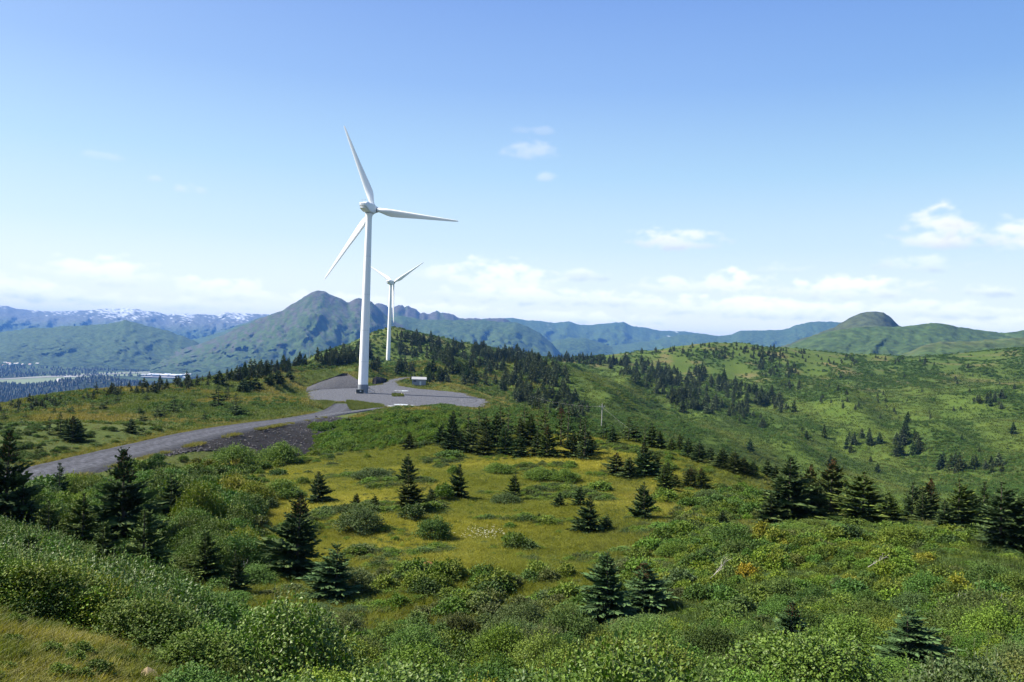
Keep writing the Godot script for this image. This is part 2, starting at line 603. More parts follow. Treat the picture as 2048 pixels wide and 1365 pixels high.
func far_land() -> void:
	mountain([[-140, 606], [-60, 604], [0, 612], [12, 612], [30, 617], [60, 621], [91, 623], [121, 623], [182, 621], [194, 619], [218, 618], [266, 617], [288, 622], [309, 624], [333, 630], [351, 628], [394, 629], [418, 630], [436, 631], [454, 625], [484, 627], [527, 629], [600, 634], [680, 640]],
		16000, 10500, -350, 1.0, 0.6, "snow", 11, "hazy blue far range with snow patches along its crest")
	mountain([[310, 705], [352, 690], [394, 678], [439, 666], [484, 648], [527, 634], [557, 624], [600, 612], [660, 606], [740, 616]],
		10500, 8600, -350, 0.8, 0.6, "green", 12, "blue ridge sloping down behind the big pointed mountain's long shoulder")
	mountain([[-160, 672], [-60, 668], [0, 664], [30, 661], [60, 656], [91, 657], [121, 653], [151, 652], [188, 650], [212, 648], [233, 645], [251, 641], [266, 645], [303, 654], [333, 661], [363, 672], [384, 680], [403, 690], [440, 712], [480, 735]],
		8200, 6500, -350, 0.7, 1.0, "green", 13, "long rounded green hill behind the airport")
	mountain([[740, 616], [754, 607.5], [759, 606], [768, 610], [782, 617], [788, 614], [800, 609.5], [809, 614.5], [816, 611.5], [823, 616], [832, 619], [841, 626], [850, 626], [857, 629], [866, 624], [875, 622.5], [882, 626], [893, 627], [904, 628.5], [918, 636.5], [929, 638], [943, 636.5], [963, 638], [991, 638], [1009, 636], [1030, 650], [1060, 680], [1080, 712]],
		9800, 7600, -350, 1.1, 1.6, "rock", 14, "jagged grey rock ridge with small snow specks beyond the second turbine")
	mountain([[300, 722], [330, 709], [394, 690], [439, 673], [484, 652], [530, 634], [560, 623.6], [590, 605], [613, 591], [627, 583], [636, 581.5], [648, 583], [661, 590], [684, 598], [695, 606], [700, 604], [709, 598.6], [717, 596], [727, 599], [741, 602], [750, 610], [757, 617], [768, 628], [790, 644], [840, 668], [900, 690]],
		7400, 5700, -350, 1.0, 0.7, "peak", 15, "big pointed green mountain with grey crags behind the first turbine")
	mountain([[700, 668], [760, 640], [800, 632], [850, 640], [880, 640], [930, 641], [960, 640], [1000, 644], [1031, 644.5], [1051, 652], [1077, 665], [1102, 685], [1118, 703], [1140, 725]],
		8300, 6200, -350, 1.0, 0.7, "green", 16, "rounded green shoulder ending in a steep drop to the valley")
	mountain([[940, 642], [980, 637], [1026, 636.5], [1051, 641], [1077, 642], [1107, 646], [1138, 643], [1159, 649.6], [1179, 650.6], [1215, 647], [1246, 644.5], [1266, 653], [1292, 656], [1322, 662], [1368, 663], [1399, 667], [1435, 672], [1480, 684], [1540, 700]],
		13000, 9200, -350, 1.0, 0.8, "patches", 17, "distant blue-green range with a few white snow specks above the valley")
	mountain([[1080, 694], [1098, 687], [1115, 680], [1140, 676.5], [1170, 677], [1200, 685], [1225, 694]], 9400, 8600, -330, 0.3, 0.5, "hill", 18, "low dark hill standing in the far valley")
	mountain([[1040, 716], [1090, 705], [1130, 697], [1180, 694], [1240, 690], [1300, 682], [1360, 670], [1400, 668], [1435, 672], [1461, 670.5], [1481, 662], [1563, 660], [1578, 657], [1594, 650], [1629, 643.4], [1675, 644.4], [1720, 650], [1780, 668], [1840, 690]],
		10500, 8000, -350, 0.9, 0.7, "green", 19, "hazy flat-topped ridge between the valley and the dark rounded knob")
	mountain([[1530, 712], [1563, 693], [1614, 675], [1665, 657], [1686, 644.5], [1700, 636], [1711, 630.6], [1725, 626], [1737, 623.5], [1757, 623.5], [1768, 626], [1778, 631.6], [1790, 643], [1798, 652], [1819, 660], [1865, 674], [1920, 700]],
		4000, 3000, -140, 0.5, 0.6, "knob", 20, "dark rounded knob rising above the green ridges")
	mountain([[1520, 722], [1560, 705], [1588, 688], [1630, 671], [1665, 662], [1716, 655], [1760, 653], [1800, 654], [1819, 652], [1865, 646], [1890, 648], [1921, 655], [1972, 662], [2008, 666.5], [2023, 665], [2048, 661], [2140, 664], [2230, 690]],
		3300, 2350, -120, 0.4, 0.8, "green", 21, "long green ridge in front of the dark rounded knob")
	mountain([[1770, 724], [1814, 706], [1849, 690.5], [1880, 684], [1952, 683], [1972, 680], [2048, 675], [2140, 672], [2240, 690]], 2100, 1600, -60, 0.6, 0.8, "dry", 22, "green hill with dry tan crest above the side valley's edge")

func soft_box(lo: Vector3, hi: Vector3, col: Color) -> ArrayMesh:
	var b := Bag.new()
	b.box(lo, hi, col)
	return b.mesh()

func gable(w: float, d: float, h: float, rise: float, wall: Color, roof: Color) -> Array:
	var b := Bag.new()
	b.box(Vector3(-w / 2, 0, -d / 2), Vector3(w / 2, h, d / 2), wall)
	for s in [-1.0, 1.0]:
		b.tri(Vector3(s * w / 2, h, -d / 2), Vector3(s * w / 2, h + rise, 0), Vector3(s * w / 2, h, d / 2), wall)
	var r := Bag.new()
	var e := 0.05 * w
	for s in [-1.0, 1.0]:
		var a := Vector3(-w / 2 - e, h - 0.06 * d * rise / d, s * d * 0.55)
		var q := Vector3(w / 2 + e, a.y, s * d * 0.55)
		var f := Vector3(w / 2 + e, h + rise + 0.15, 0)
		var g := Vector3(-w / 2 - e, h + rise + 0.15, 0)
		r.quad(a, q, f, g, roof)
		r.quad(a - Vector3(0, 0.3, 0), g - Vector3(0, 0.3, 0), f - Vector3(0, 0.3, 0), q - Vector3(0, 0.3, 0), roof)
		r.quad(a, a - Vector3(0, 0.3, 0), q - Vector3(0, 0.3, 0), q, roof)
	return [b.mesh(), r.mesh()]

func valley() -> void:
	# the lowland sheet out to the horizon
	var nx := 150
	var nz := 150
	var p := PackedVector3Array()
	var c := PackedColorArray()
	for j in nz:
		var z := -lerpf(1.0, 1.0, 0) * (1100.0 * pow(19000.0 / 1100.0, j / (nz - 1.0)))
		for i in nx:
			var x := lerpf(-1.0, 1.0, i / (nx - 1.0)) * (3500.0 + absf(z) * 0.62)
			var q := fbm.get_noise_2d(x * 0.08, z * 0.08)
			var y := -352.0 + 14.0 * q * sstep(5600, 6600, absf(z))
			# forested knoll near the airport
			var k := Vector2((x + 2190.0) / 520.0, (-z - 4150.0) / 420.0).length()
			y += 75.0 * (1.0 - sstep(0.0, 1.0, k))
			p.append(Vector3(x, y, z))
			var g := Color(0.030, 0.055, 0.020).lerp(Color(0.06, 0.10, 0.03), sstep(0.0, 0.35, q))
			if -z < 5200: g = Color(0.014, 0.028, 0.012)
			c.append(g)
	tag(put("valley_ground", sheet(p, c, nz, nx), m_far), "dark forested lowland spreading to the foot of the mountains", "ground", "", "structure")
	# airfield: grass, runways, aprons
	var field := func(called: String, pts: Array, y: float, col: Color, label: String) -> void:
		var poly := PackedVector2Array()
		for e in pts:
			var w := on_level(e[0], e[1], y)
			poly.append(Vector2(w.x, w.z))
		var b := Bag.new()
		var t := Geometry2D.triangulate_polygon(poly)
		for k in t.size() / 3:
			var a := poly[t[k * 3]]
			var d := poly[t[k * 3 + 1]]
			var f := poly[t[k * 3 + 2]]
			b.tri(Vector3(a.x, y, a.y), Vector3(d.x, y, d.y), Vector3(f.x, y, f.y), col)
		tag(put(called, b.mesh(), m_plain), label, "ground", "", "structure")
	field.call("airfield_grass", [[-60, 771], [60, 768], [165, 764], [180, 752], [330, 754], [352, 747], [330, 742.5], [190, 745], [120, 750], [0, 758], [-60, 761]], -348.0, Color(0.085, 0.115, 0.04), "pale green airfield grass on the valley floor")
	field.call("runway", [[-60, 762.5], [0, 759.5], [150, 752.5], [250, 747.5], [330, 744.8], [330, 743.6], [250, 745.6], [120, 751.5], [0, 757.6], [-60, 760.2]], -346.0, Color(0.15, 0.148, 0.135), "long pale grey runway crossing the airfield")
	field.call("taxiway", [[112, 764], [122, 764], [121, 757.0], [113, 757.2]], -345.0, Color(0.32, 0.30, 0.30), "short pale taxiway joining the runway's near side")
	field.call("apron", [[125, 755], [160, 753.6], [168, 752.2], [128, 753.4]], -345.0, Color(0.28, 0.28, 0.27), "pale concrete apron beside the runway")
	field.call("apron", [[280, 754], [355, 756.5], [362, 751], [330, 749.5], [290, 751.5]], -345.0, Color(0.15, 0.15, 0.155), "grey concrete yard under the white airport buildings")
	rng.seed = 91
	var hangars := [[292, 752, 60], [303, 751.4, 46], [312, 751.4, 70], [322, 752.4, 80], [330, 753, 62], [338, 752.2, 90], [346, 753.6, 66], [352, 752.4, 58], [358, 754, 50], [335, 750.8, 40], [366, 752.8, 46], [376, 752.2, 40], [371, 757.5, 36], [310, 753.4, 40]]
	var ordinal := ["first", "second", "third", "fourth", "fifth", "sixth", "seventh", "eighth", "ninth", "tenth", "eleventh", "twelfth", "thirteenth", "fourteenth", "fifteenth", "sixteenth"]
	hangars.sort_custom(func(a, b): return a[0] < b[0])
	for k in hangars.size():
		var h: Array = hangars[k]
		var at := on_level(h[0], h[1], -345.0)
		var g := gable(h[2], h[2] * rr(0.45, 0.7), rr(9, 14), rr(2, 5), Color(0.33, 0.34, 0.37), Color(0.42, 0.43, 0.46) if k % 4 != 2 else Color(0.35, 0.42, 0.50))
		var o := thing("airport_building", at, "pale low airport building, %s of the far white cluster from the open airfield" % ordinal[k], "building", "white buildings by the airport", rr(-0.4, 0.4))
		put("walls", g[0], m_plain, o)
		put("roof", g[1], m_plain, o)
	for k in 26:
		var u := lerpf(6, 96, k / 25.0)
		var at := on_level(u, 732.5 - 7.0 * absf(sin(k * 2.3)) - 0.02 * u, -338.0)
		var g := gable(rr(22, 34), rr(14, 20), rr(6, 9), rr(3, 5), Color(0.36, 0.34, 0.32), [Color(0.42, 0.30, 0.26), Color(0.45, 0.44, 0.43), Color(0.55, 0.5, 0.45)][k % 3])
		var o := thing("valley_house", at, "tiny pale house of the far settlement, %s counting towards the airport's white buildings" % nth(k), "house", "houses in the far settlement", rr(-1, 1))
		put("walls", g[0], m_plain, o)
		put("roof", g[1], m_plain, o)

# ---------- wind turbines ----------
func blade_mesh() -> ArrayMesh:
	# radius, chord, thickness, roundness, twist
	var st := [[1.2, 1.9, 1.9, 1.0, 0.0], [2.6, 1.9, 1.9, 1.0, 0.0], [4.0, 2.25, 1.65, 0.6, 0.2], [5.8, 2.85, 1.25, 0.2, 0.22], [8.0, 3.2, 0.95, 0.0, 0.19], [11.0, 3.0, 0.75, 0.0, 0.15], [15.0, 2.6, 0.58, 0.0, 0.11],
		[20.0, 2.1, 0.44, 0.0, 0.07], [25.0, 1.7, 0.33, 0.0, 0.04], [30.0, 1.3, 0.24, 0.0, 0.02], [34.5, 0.95, 0.16, 0.0, 0.01], [37.0, 0.74, 0.10, 0.0, 0.0], [38.2, 0.50, 0.06, 0.0, 0.0], [38.6, 0.2, 0.03, 0.0, 0.0]]
	var around := 18
	var b := Bag.new()
	for s in st:
		for k in around + 1:
			var a := TAU * k / around
			var x := (1.0 - cos(a)) / 2.0       # 0 leading, 1 trailing
			var thick: float = 1.48 * sqrt(x) - 0.63 * x - 1.76 * x * x + 1.42 * x * x * x - 0.51 * x * x * x * x
			var foil := Vector2((x - 0.32) * s[1], (1.0 if a < PI else -1.0) * thick * s[2])
			var round_: Vector2 = Vector2(-cos(a), sin(a)) * s[1] * 0.5
			var q := foil.lerp(round_, s[3])
			q = q.rotated(s[4] + 0.06)
			var bend: float = 0.0003 * s[0] * s[0]
			b.v.append(Vector3(q.y + bend, s[0], q.x))
			b.c.append(Color(0.82, 0.83, 0.84))
	var w := around + 1
	b.n.resize(b.v.size())
	for r in st.size():
		for k in w:
			var du := b.v[r * w + (k + 1 if k < around else 1)] - b.v[r * w + (k - 1 if k > 0 else around - 1)]
			var dv := b.v[mini(r + 1, st.size() - 1) * w + k] - b.v[maxi(r - 1, 0) * w + k]
			b.n[r * w + k] = du.cross(dv).normalized() * -1.0
			if b.n[r * w + k].dot(b.v[r * w + k] - Vector3(0.0003 * st[r][0] * st[r][0], st[r][0], 0.1 * st[r][1])) < 0: b.n[r * w + k] *= -1.0
	for r in st.size() - 1:
		for k in around:
			var q := r * w + k
			b.i.append_array(PackedInt32Array([q, q + 1, q + w, q + 1, q + w + 1, q + w]))
	return b.mesh()

# a bevelled solid: outline in the xy plane swept over z, the flanks drawn in towards the sides
func nacelle_shell() -> ArrayMesh:
	var outline := [Vector2(-6.4, 1.35), Vector2(-5.9, 1.75), Vector2(-1.0, 2.15), Vector2(2.6, 1.95), Vector2(3.5, 1.45), Vector2(3.5, -1.5), Vector2(2.7, -2.0), Vector2(-0.8, -2.05), Vector2(-3.4, -1.35), Vector2(-6.3, 0.35)]
	var b := Bag.new()
	var cols := [Color(0.74, 0.76, 0.79)]
	var wide := [[-1.75, 0.84], [-1.55, 0.97], [-0.6, 1.0], [0.6, 1.0], [1.55, 0.97], [1.75, 0.84]]
	var n := outline.size()
	for k in wide.size() - 1:
		for i in n:
			var p: Vector2 = outline[i]
			var q: Vector2 = outline[(i + 1) % n]
			var z0: float = wide[k][0]
			var z1: float = wide[k + 1][0]
			var s0: float = wide[k][1]
			var s1: float = wide[k + 1][1]
			b.quad(Vector3(p.x * s0, p.y * s0, z0), Vector3(p.x * s1, p.y * s1, z1), Vector3(q.x * s1, q.y * s1, z1), Vector3(q.x * s0, q.y * s0, z0), cols[0])
	for e in [0, 5]:
		var z: float = wide[e][0]
		var s: float = wide[e][1]
		for i in range(1, n - 1):
			var a := Vector3(outline[0].x * s, outline[0].y * s, z)
			var p := Vector3(outline[i].x * s, outline[i].y * s, z)
			var q := Vector3(outline[i + 1].x * s, outline[i + 1].y * s, z)
			if e == 0: b.tri(a, q, p, cols[0])
			else: b.tri(a, p, q, cols[0])
	return b.mesh()

func turbine(at: Vector3, yaw: float, angles: Array, label: String, near: bool) -> void:
	var t := thing("wind_turbine", at, label, "wind turbine", "wind turbines on the ridge")
	var white := Color(0.78, 0.79, 0.80)
	var band := Color(0.17, 0.19, 0.225)
	var rings := []
	var cols := []
	for k in 34:
		var f := k / 33.0
		var y := f * 80.2
		var rad := lerpf(2.20, 1.30, pow(f, 1.05))
		if f > 0.965: rad = lerpf(1.30, 1.66, sstep(0.965, 1.0, f))
		rings.append([y, rad])
		cols.append(white)
	put("tower", lathe(rings, 40, cols), m_white, t)
	if near:
		put("base_band", lathe([[0.0, 2.26], [3.85, 2.235], [3.9, 2.19]], 40, [band]), m_grey, t)
		for y in [14.0, 28.0, 44.0, 61.0]:
			var rad := lerpf(2.20, 1.30, pow(y / 80.2, 1.05)) + 0.025
			put("flange", lathe([[y - 0.10, rad], [y + 0.10, rad - 0.003]], 40, [Color(0.60, 0.62, 0.65)]), m_grey, t)
		var d := Bag.new()
		d.box(Vector3(2.14, 1.1, -0.5), Vector3(2.33, 3.3, 0.5), Color(0.2, 0.23, 0.27))
		var door := put("door", d.mesh(), m_grey, t)
		var hd := Bag.new()
		hd.box(Vector3(2.33, 2.0, 0.3), Vector3(2.38, 2.2, 0.38), Color(0.5, 0.5, 0.5))
		put("handle", hd.mesh(), m_grey, door)
		# steps with hand rails, leading away from the door
		var s := Bag.new()
		for k in 6: s.box(Vector3(2.45 + k * 0.42, 1.0 - k * 0.18, -0.6), Vector3(2.9 + k * 0.42, 1.06 - k * 0.18, 0.6), Color(0.25, 0.26, 0.27))
		var steps := put("steps", s.mesh(), m_grey, t)
		for z in [-0.6, 0.6]:
			var h := Bag.new()
			h.tube(Vector3(2.4, 2.05, z), Vector3(3.2, 2.05, z), 0.045, 0.045, Color(0.10, 0.11, 0.12))
			h.tube(Vector3(3.2, 2.05, z), Vector3(5.2, 1.05, z), 0.045, 0.045, Color(0.10, 0.11, 0.12))
			h.tube(Vector3(5.2, 1.05, z), Vector3(5.2, 0.0, z), 0.045, 0.045, Color(0.10, 0.11, 0.12))
			h.tube(Vector3(3.2, 2.05, z), Vector3(3.2, 0.6, z), 0.045, 0.045, Color(0.10, 0.11, 0.12))
			put("hand_rail", h.mesh(), m_grey, steps)
		var ft := lathe([[-0.35, 3.1], [0.12, 3.1], [0.16, 3.0], [0.16, 2.2]], 40, [Color(0.34, 0.33, 0.32)])
		put("footing", ft, m_plain, t)
	var yaw_turn := Basis(Vector3.UP, PI / 2 - yaw)
	var nac := put("nacelle", nacelle_shell(), m_white, t)
	nac.transform = Transform3D(yaw_turn, Vector3(0, 82.4, 0))
	var lip := Bag.new()
	lip.quad(Vector3(-6.0, -0.55, -1.5), Vector3(-6.0, -0.55, 1.5), Vector3(-2.6, -1.75, 1.5), Vector3(-2.6, -1.75, -1.5), white)
	lip.quad(Vector3(-6.0, -0.70, -1.5), Vector3(-2.6, -1.95, -1.5), Vector3(-2.6, -1.95, 1.5), Vector3(-6.0, -0.70, 1.5), white)
	lip.quad(Vector3(-6.0, -0.55, -1.5), Vector3(-2.6, -1.75, -1.5), Vector3(-2.6, -1.95, -1.5), Vector3(-6.0, -0.70, -1.5), white)
	lip.quad(Vector3(-6.0, -0.55, 1.5), Vector3(-6.0, -0.70, 1.5), Vector3(-2.6, -1.95, 1.5), Vector3(-2.6, -1.75, 1.5), white)
	lip.quad(Vector3(-6.0, -0.55, -1.5), Vector3(-6.0, -0.70, -1.5), Vector3(-6.0, -0.70, 1.5), Vector3(-6.0, -0.55, 1.5), white)
	put("service_hatch", lip.mesh(), m_white, nac)
	var vent := Bag.new()
	vent.box(Vector3(-3.9, 1.93, -1.0), Vector3(-0.9, 2.42, 1.0), Color(0.72, 0.74, 0.77))
	put("roof_vent", vent.mesh(), m_white, nac)
	for k in 2:
		var mast := Bag.new()
		mast.tube(Vector3(-5.2, 1.7, -0.7 + 1.4 * k), Vector3(-5.2, 3.0, -0.7 + 1.4 * k), 0.05, 0.05, Color(0.5, 0.5, 0.52))
		mast.box(Vector3(-5.4, 3.0, -0.85 + 1.4 * k), Vector3(-5.0, 3.14, -0.55 + 1.4 * k), Color(0.3, 0.3, 0.3))
		put("wind_sensor", mast.mesh(), m_grey, nac)
	var collar := lathe([[80.1, 1.7], [80.5, 1.75], [80.9, 1.5]], 32, [Color(0.34, 0.36, 0.40)])
	put("yaw_ring", collar, m_grey, t)
	var turn := yaw_turn * Basis(Vector3(0, 0, 1), 0.07)
	var hub_at := Vector3(0, 82.4, 0) + turn * Vector3(4.6, 0, 0)
	var hub := put("hub", lathe([[-1.55, 1.2], [-1.45, 1.5], [0.9, 1.62], [1.7, 1.4], [2.3, 0.9], [2.65, 0.35], [2.72, 0.0]], 28, [Color(0.72, 0.74, 0.77)]), m_white, t)
	hub.transform = Transform3D(turn * Basis(Vector3(0, 0, 1), -PI / 2), hub_at)
	for a in angles:
		var bl := put("blade", m_blade, m_white, t)
		bl.transform = Transform3D(turn * Basis(Vector3(1, 0, 0), deg_to_rad(a)), hub_at).scaled_local(Vector3(1.05, 1.07, 1.08))
		var col := put("blade_root", lathe([[1.25, 1.0], [1.3, 1.06], [1.75, 1.06], [1.8, 1.0]], 20, [Color(0.22, 0.24, 0.28)]), m_grey, bl)
		col.position = Vector3.ZERO

# ---------- gravel ----------
func flat_patch(called: String, poly: PackedVector2Array, y: float, mat: Material, label: String, kind := "structure", col := Color.WHITE) -> void:
	var b := Bag.new()
	var t := Geometry2D.triangulate_polygon(poly)
	for k in t.size() / 3:
		var a := poly[t[k * 3]]
		var d := poly[t[k * 3 + 1]]
		var f := poly[t[k * 3 + 2]]
		b.tri(Vector3(a.x, y, a.y), Vector3(d.x, y, d.y), Vector3(f.x, y, f.y), col)
		for q in 3: b.n.append(Vector3.UP)
	for k in poly.size():   # the rim falls off to the ground
		var a := poly[k]
		var d := poly[(k + 1) % poly.size()]
		b.quad(Vector3(a.x, y, a.y), Vector3(d.x, y, d.y), Vector3(d.x, y - 0.6, d.y), Vector3(a.x, y - 0.6, a.y), col)
		for q in 6: b.n.append(Vector3.UP)
	tag(put(called, b.mesh(), mat), label, "ground", "", kind)

func smooth_poly(pts: PackedVector2Array) -> PackedVector2Array:
	var o := PackedVector2Array()
	for k in pts.size():
		var a := pts[k]
		var b := pts[(k + 1) % pts.size()]
		o.append(a.lerp(b, 0.22))
		o.append(a.lerp(b, 0.78))
	return o

func level_poly(px: Array, y: float) -> PackedVector2Array:
	var o := PackedVector2Array()
	for e in px:
		var w := on_level(e[0], e[1], y)
		o.append(Vector2(w.x, w.z))
	return o

func plan_gravel() -> void:
	for e in [[-44, -16.0, 10], [-52, -16.3, -45], [-52.5, -16.7, -80], [-52.6, -17.0, -100], [-52.8, -17.7, -130], [-52.8, -18.3, -145], [-52.2, -19.3, -165], [-51.5, -20.5, -185], [-51.5, -21.6, -205], [-53.5, -23.3, -235], [-58, -25.0, -265], [-62.0, -25.5, -290]]:
		road_mid.append(Vector3(e[0], e[1], e[2]))
	for e in [[634, 835.5, -21.1], [664, 830, -22.25], [702, 825, -23.85], [738, 819.5, -25.0], [771, 815, -25.42]]: track_mid.append(on_level(e[0], e[1], e[2]))
	var px := [[613, 786], [618, 797], [640, 803], [662, 805], [697, 804], [765, 812], [772, 817], [804, 816.5], [861, 817], [923, 817], [955, 821], [968, 812], [977, 800], [941, 792], [927, 786.5], [895, 783], [861, 780], [827, 777], [804, 773], [793, 769.5], [797, 764], [806, 759], [822, 755.5], [816, 754.5], [793, 757], [775, 760.5], [766, 767], [757, 771], [730, 773], [700, 775], [660, 777], [630, 780]]
	var rim := smooth_poly(smooth_poly(level_poly(px, PAD_Y)))
	for k in rim.size():
		var p := rim[k]
		pad_poly.append(p + Vector2(fn.get_noise_2d(p.x * 9.0, p.y * 9.0), fn.get_noise_2d(p.x * 9.0 + 70, p.y * 9.0)) * 2.6)

func gravel() -> void:
	# road ribbon
	var rows := 150
	var across := [-5.2, -4.1, -2.9, -1.7, 0.0, 1.7, 2.9, 4.1, 5.2]
	var drop := [-0.75, -0.1, -0.02, -0.07, 0.03, -0.07, -0.02, -0.1, -0.75]
	var p := PackedVector3Array()
	var c := PackedColorArray()
	var curve := Curve3D.new()
	for k in road_mid.size():
		var t := (road_mid[mini(k + 1, road_mid.size() - 1)] - road_mid[maxi(k - 1, 0)]) / 6.0
		curve.add_point(road_mid[k], -t, t)
	var length := curve.get_baked_length()
	for r in rows:
		var s := length * r / (rows - 1.0)
		var at := curve.sample_baked(s)
		var ahead := (curve.sample_baked(minf(s + 1.0, length)) - curve.sample_baked(maxf(s - 1.0, 0.0))).normalized()
		var side := Vector3(-ahead.z, 0, ahead.x).normalized()
		for k in across.size():
			var w: float = across[k] * (1.0 + 0.06 * fn.get_noise_2d(s * 8.0, across[k] * 9.0))
			p.append(at + side * w + Vector3(0, drop[k] + 0.05, 0))
			var q := 0.135 if k in [3, 5] else 0.108 if k in [4] else 0.085
			c.append(Color(q * 0.84, q * 0.90, q * 1.10))
	tag(put("gravel_road", sheet(p, c, rows, across.size()), m_gravel), "grey gravel road climbing to the turbine pad", "road", "", "structure")
	# the link from the road to the pad's near corner
	var lp := PackedVector3Array()
	var lc := PackedColorArray()
	var la := [[630, 831.5, -21.0], [660, 827, -22.2], [700, 822, -23.8], [735, 818, -25.0], [766, 812.5, -25.42]]
	var lb := [[640, 839, -21.2], [670, 833, -22.3], [704, 827.5, -23.9], [741, 821, -25.0], [776, 818, -25.42]]
	for r in 40:
		var t := r / 39.0 * 3.999
		var k := int(t)
		var a := on_level(la[k][0], la[k][1], la[k][2]).lerp(on_level(la[k + 1][0], la[k + 1][1], la[k + 1][2]), t - k)
		var b := on_level(lb[k][0], lb[k][1], lb[k][2]).lerp(on_level(lb[k + 1][0], lb[k + 1][1], lb[k + 1][2]), t - k)
		for s in 7:
			var q := a.lerp(b, s / 6.0)
			q.y += 0.06 - (0.5 if s == 0 or s == 6 else 0.0)
			lp.append(q)
			lc.append(Color(0.135, 0.142, 0.168))
	tag(put("gravel_track", sheet(lp, lc, 40, 7), m_gravel), "gravel track linking the road to the near rim of the turbine pad", "road", "", "structure")
	flat_patch("gravel_pad", pad_poly, PAD_Y, m_gravel, "level grey gravel pad round the first turbine", "structure", Color(0.142, 0.150, 0.178))
	# wheel tracks on the pad
	for k in 6:
		var b := Bag.new()
		var mid := on_level(862, 799, PAD_Y)
		var rad := 15.0 + k * 5.2 + (k % 2) * -3.0
		var n := 40
		for s in n:
			var a0 := lerpf(-0.5, 2.2 + 0.2 * sin(k), s / float(n))
			var a1 := lerpf(-0.5, 2.2 + 0.2 * sin(k), (s + 1) / float(n))
			var p0 := mid + Vector3(cos(a0) * rad * 0.75, 0.012, sin(a0) * rad)
			var p1 := mid + Vector3(cos(a1) * rad * 0.75, 0.012, sin(a1) * rad)
			var o := Vector3(cos(a0), 0, sin(a0)) * 0.28
			if not (Geometry2D.is_point_in_polygon(Vector2(p0.x, p0.z), pad_poly) and Geometry2D.is_point_in_polygon(Vector2(p1.x, p1.z), pad_poly)): continue
			b.quad(p0 - o, p0 + o, p1 + o, p1 - o, Color(0.20, 0.21, 0.24) if k % 2 else Color(0.10, 0.105, 0.125))
		if b.v.size(): tag(put("wheel_track", b.mesh(), m_gravel), "curved wheel track pressed into the gravel pad", "track", "wheel tracks on the pad", "structure")
	# puddles: flat water
	for e in [[803, 782, 3.6, 1.6], [785, 812.8, 2.0, 0.9], [805, 810.0, 3.6, 1.3], [817, 811.0, 2.2, 0.7]]:
		var at := on_level(e[0], e[1], PAD_Y)
		var b := Bag.new()
		var n := 26
		for k in n:
			var a := TAU * k / n
			var d := TAU * (k + 1) / n
			var f: float = 1.0 + 0.35 * fn.get_noise_2d(cos(a) * 30 + e[0], sin(a) * 30)
			var g: float = 1.0 + 0.35 * fn.get_noise_2d(cos(d) * 30 + e[0], sin(d) * 30)
			b.tri(at + Vector3(0, 0.02, 0), at + Vector3(cos(a) * e[2] * f, 0.02, sin(a) * e[3] * f * 2.2), at + Vector3(cos(d) * e[2] * g, 0.02, sin(d) * e[3] * g * 2.2), Color(0.4, 0.41, 0.42))
		tag(put("puddle", b.mesh(), m_water), "bright puddle on the gravel pad, %s" % {803: "beyond the tower's shadow", 785: "by the tip of the grass island", 805: "widest of the three at the near rim", 817: "thin one next to the widest"}[e[0]], "puddle", "puddles on the pad")
	# cut slope of gravel behind the pad
	gravel_bank("gravel_mound", [[612, 784, -25.5], [640, 780, -25.5], [675, 778, -25.5], [706, 777, -25.5], [735, 776, -25.5]], [[614, 775, 368], [640, 764, 380], [672, 753, 392], [697, 750.5, 398], [735, 768, 388]], 0.25, Color(0.115, 0.118, 0.132), "grey raked gravel cut slope behind the first tower's foot", 1.2)
	turf_edge([[613, 776, 368, 0.25], [626, 769.5, 374, 0.3], [640, 764, 380, 0.35], [656, 758, 387, 0.35], [668, 754.5, 391, 0.5], [678, 751.5, 394, 1.3], [686, 749.5, 397, 2.0], [695, 750, 398, 1.9], [703, 754, 395, 1.2], [712, 759, 392, 0.3]])
	gravel_bank("dark_cut_bank", [[744, 770, -25.5], [752, 770, -25.5], [762, 768, -25.5], [774, 761.5, -25.5]], [[745, 758, 415], [752, 752.5, 425], [763, 754.5, 435], [775, 759, 450]], 0.25, Color(0.045, 0.042, 0.044), "dark raw cut bank beside the bend of the gravel road", 1.0)
	# dark stony bank below the road
	var bp := PackedVector3Array()
	var bc := PackedColorArray()
	var nr := 70
	for r in nr:
		var z := lerpf(-108.0, -206.0, r / (nr - 1.0))
		var q := road_at(-48.0, z)
		var wide := 10.5 * sstep(0.0, 0.35, r / (nr - 1.0)) * (1.0 - 0.5 * sstep(0.88, 1.0, r / (nr - 1.0))) + 1.2
		for s in 15:
			var f := s / 14.0
			var x := -48.1 + wide * f + 0.35 * fn.get_noise_2d(z * 6.0, f * 20.0) * sin(f * PI)
			var y := lerpf(q.y - 0.15, ground(-48.1 + wide, z) - 0.1, f)
			y = maxf(y, ground(x, z) + 0.12) if f > 0.05 and f < 0.97 else y
			y += 0.25 * fn.get_noise_2d(x * 18.0, z * 18.0) * sin(f * PI)
			bp.append(Vector3(x, y, z))
			var k := 0.026 + 0.010 * fn.get_noise_2d(x * 12.0, z * 12.0)
			bc.append(Color(k, k * 0.95, k * 1.06))
	var bank := put("stony_bank", sheet(bp, bc, nr, 15), m_gravel)
	tag(bank, "dark stony embankment falling from the gravel road's edge", "embankment", "", "structure")
	rng.seed = 17
	var rk := PackedFloat32Array()
	for k in 2600:
		var i := rng.randi_range(0, bp.size() - 1)
		var a := bp[i]
		var s := 0.06 + 0.22 * pow(rng.randf(), 3.0)
		var g := rr(0.02, 0.085)
		push_at(rk, a + Vector3(rr(-0.5, 0.5), -0.02, rr(-0.7, 0.7)), rr(0, TAU), s, s * rr(0.6, 1.0), Color(g, g * 0.97, g * 1.04), rr(-0.5, 0.5))
	scatter("bank_stones", stone_mesh(3), m_leafless, rk, "", bank)

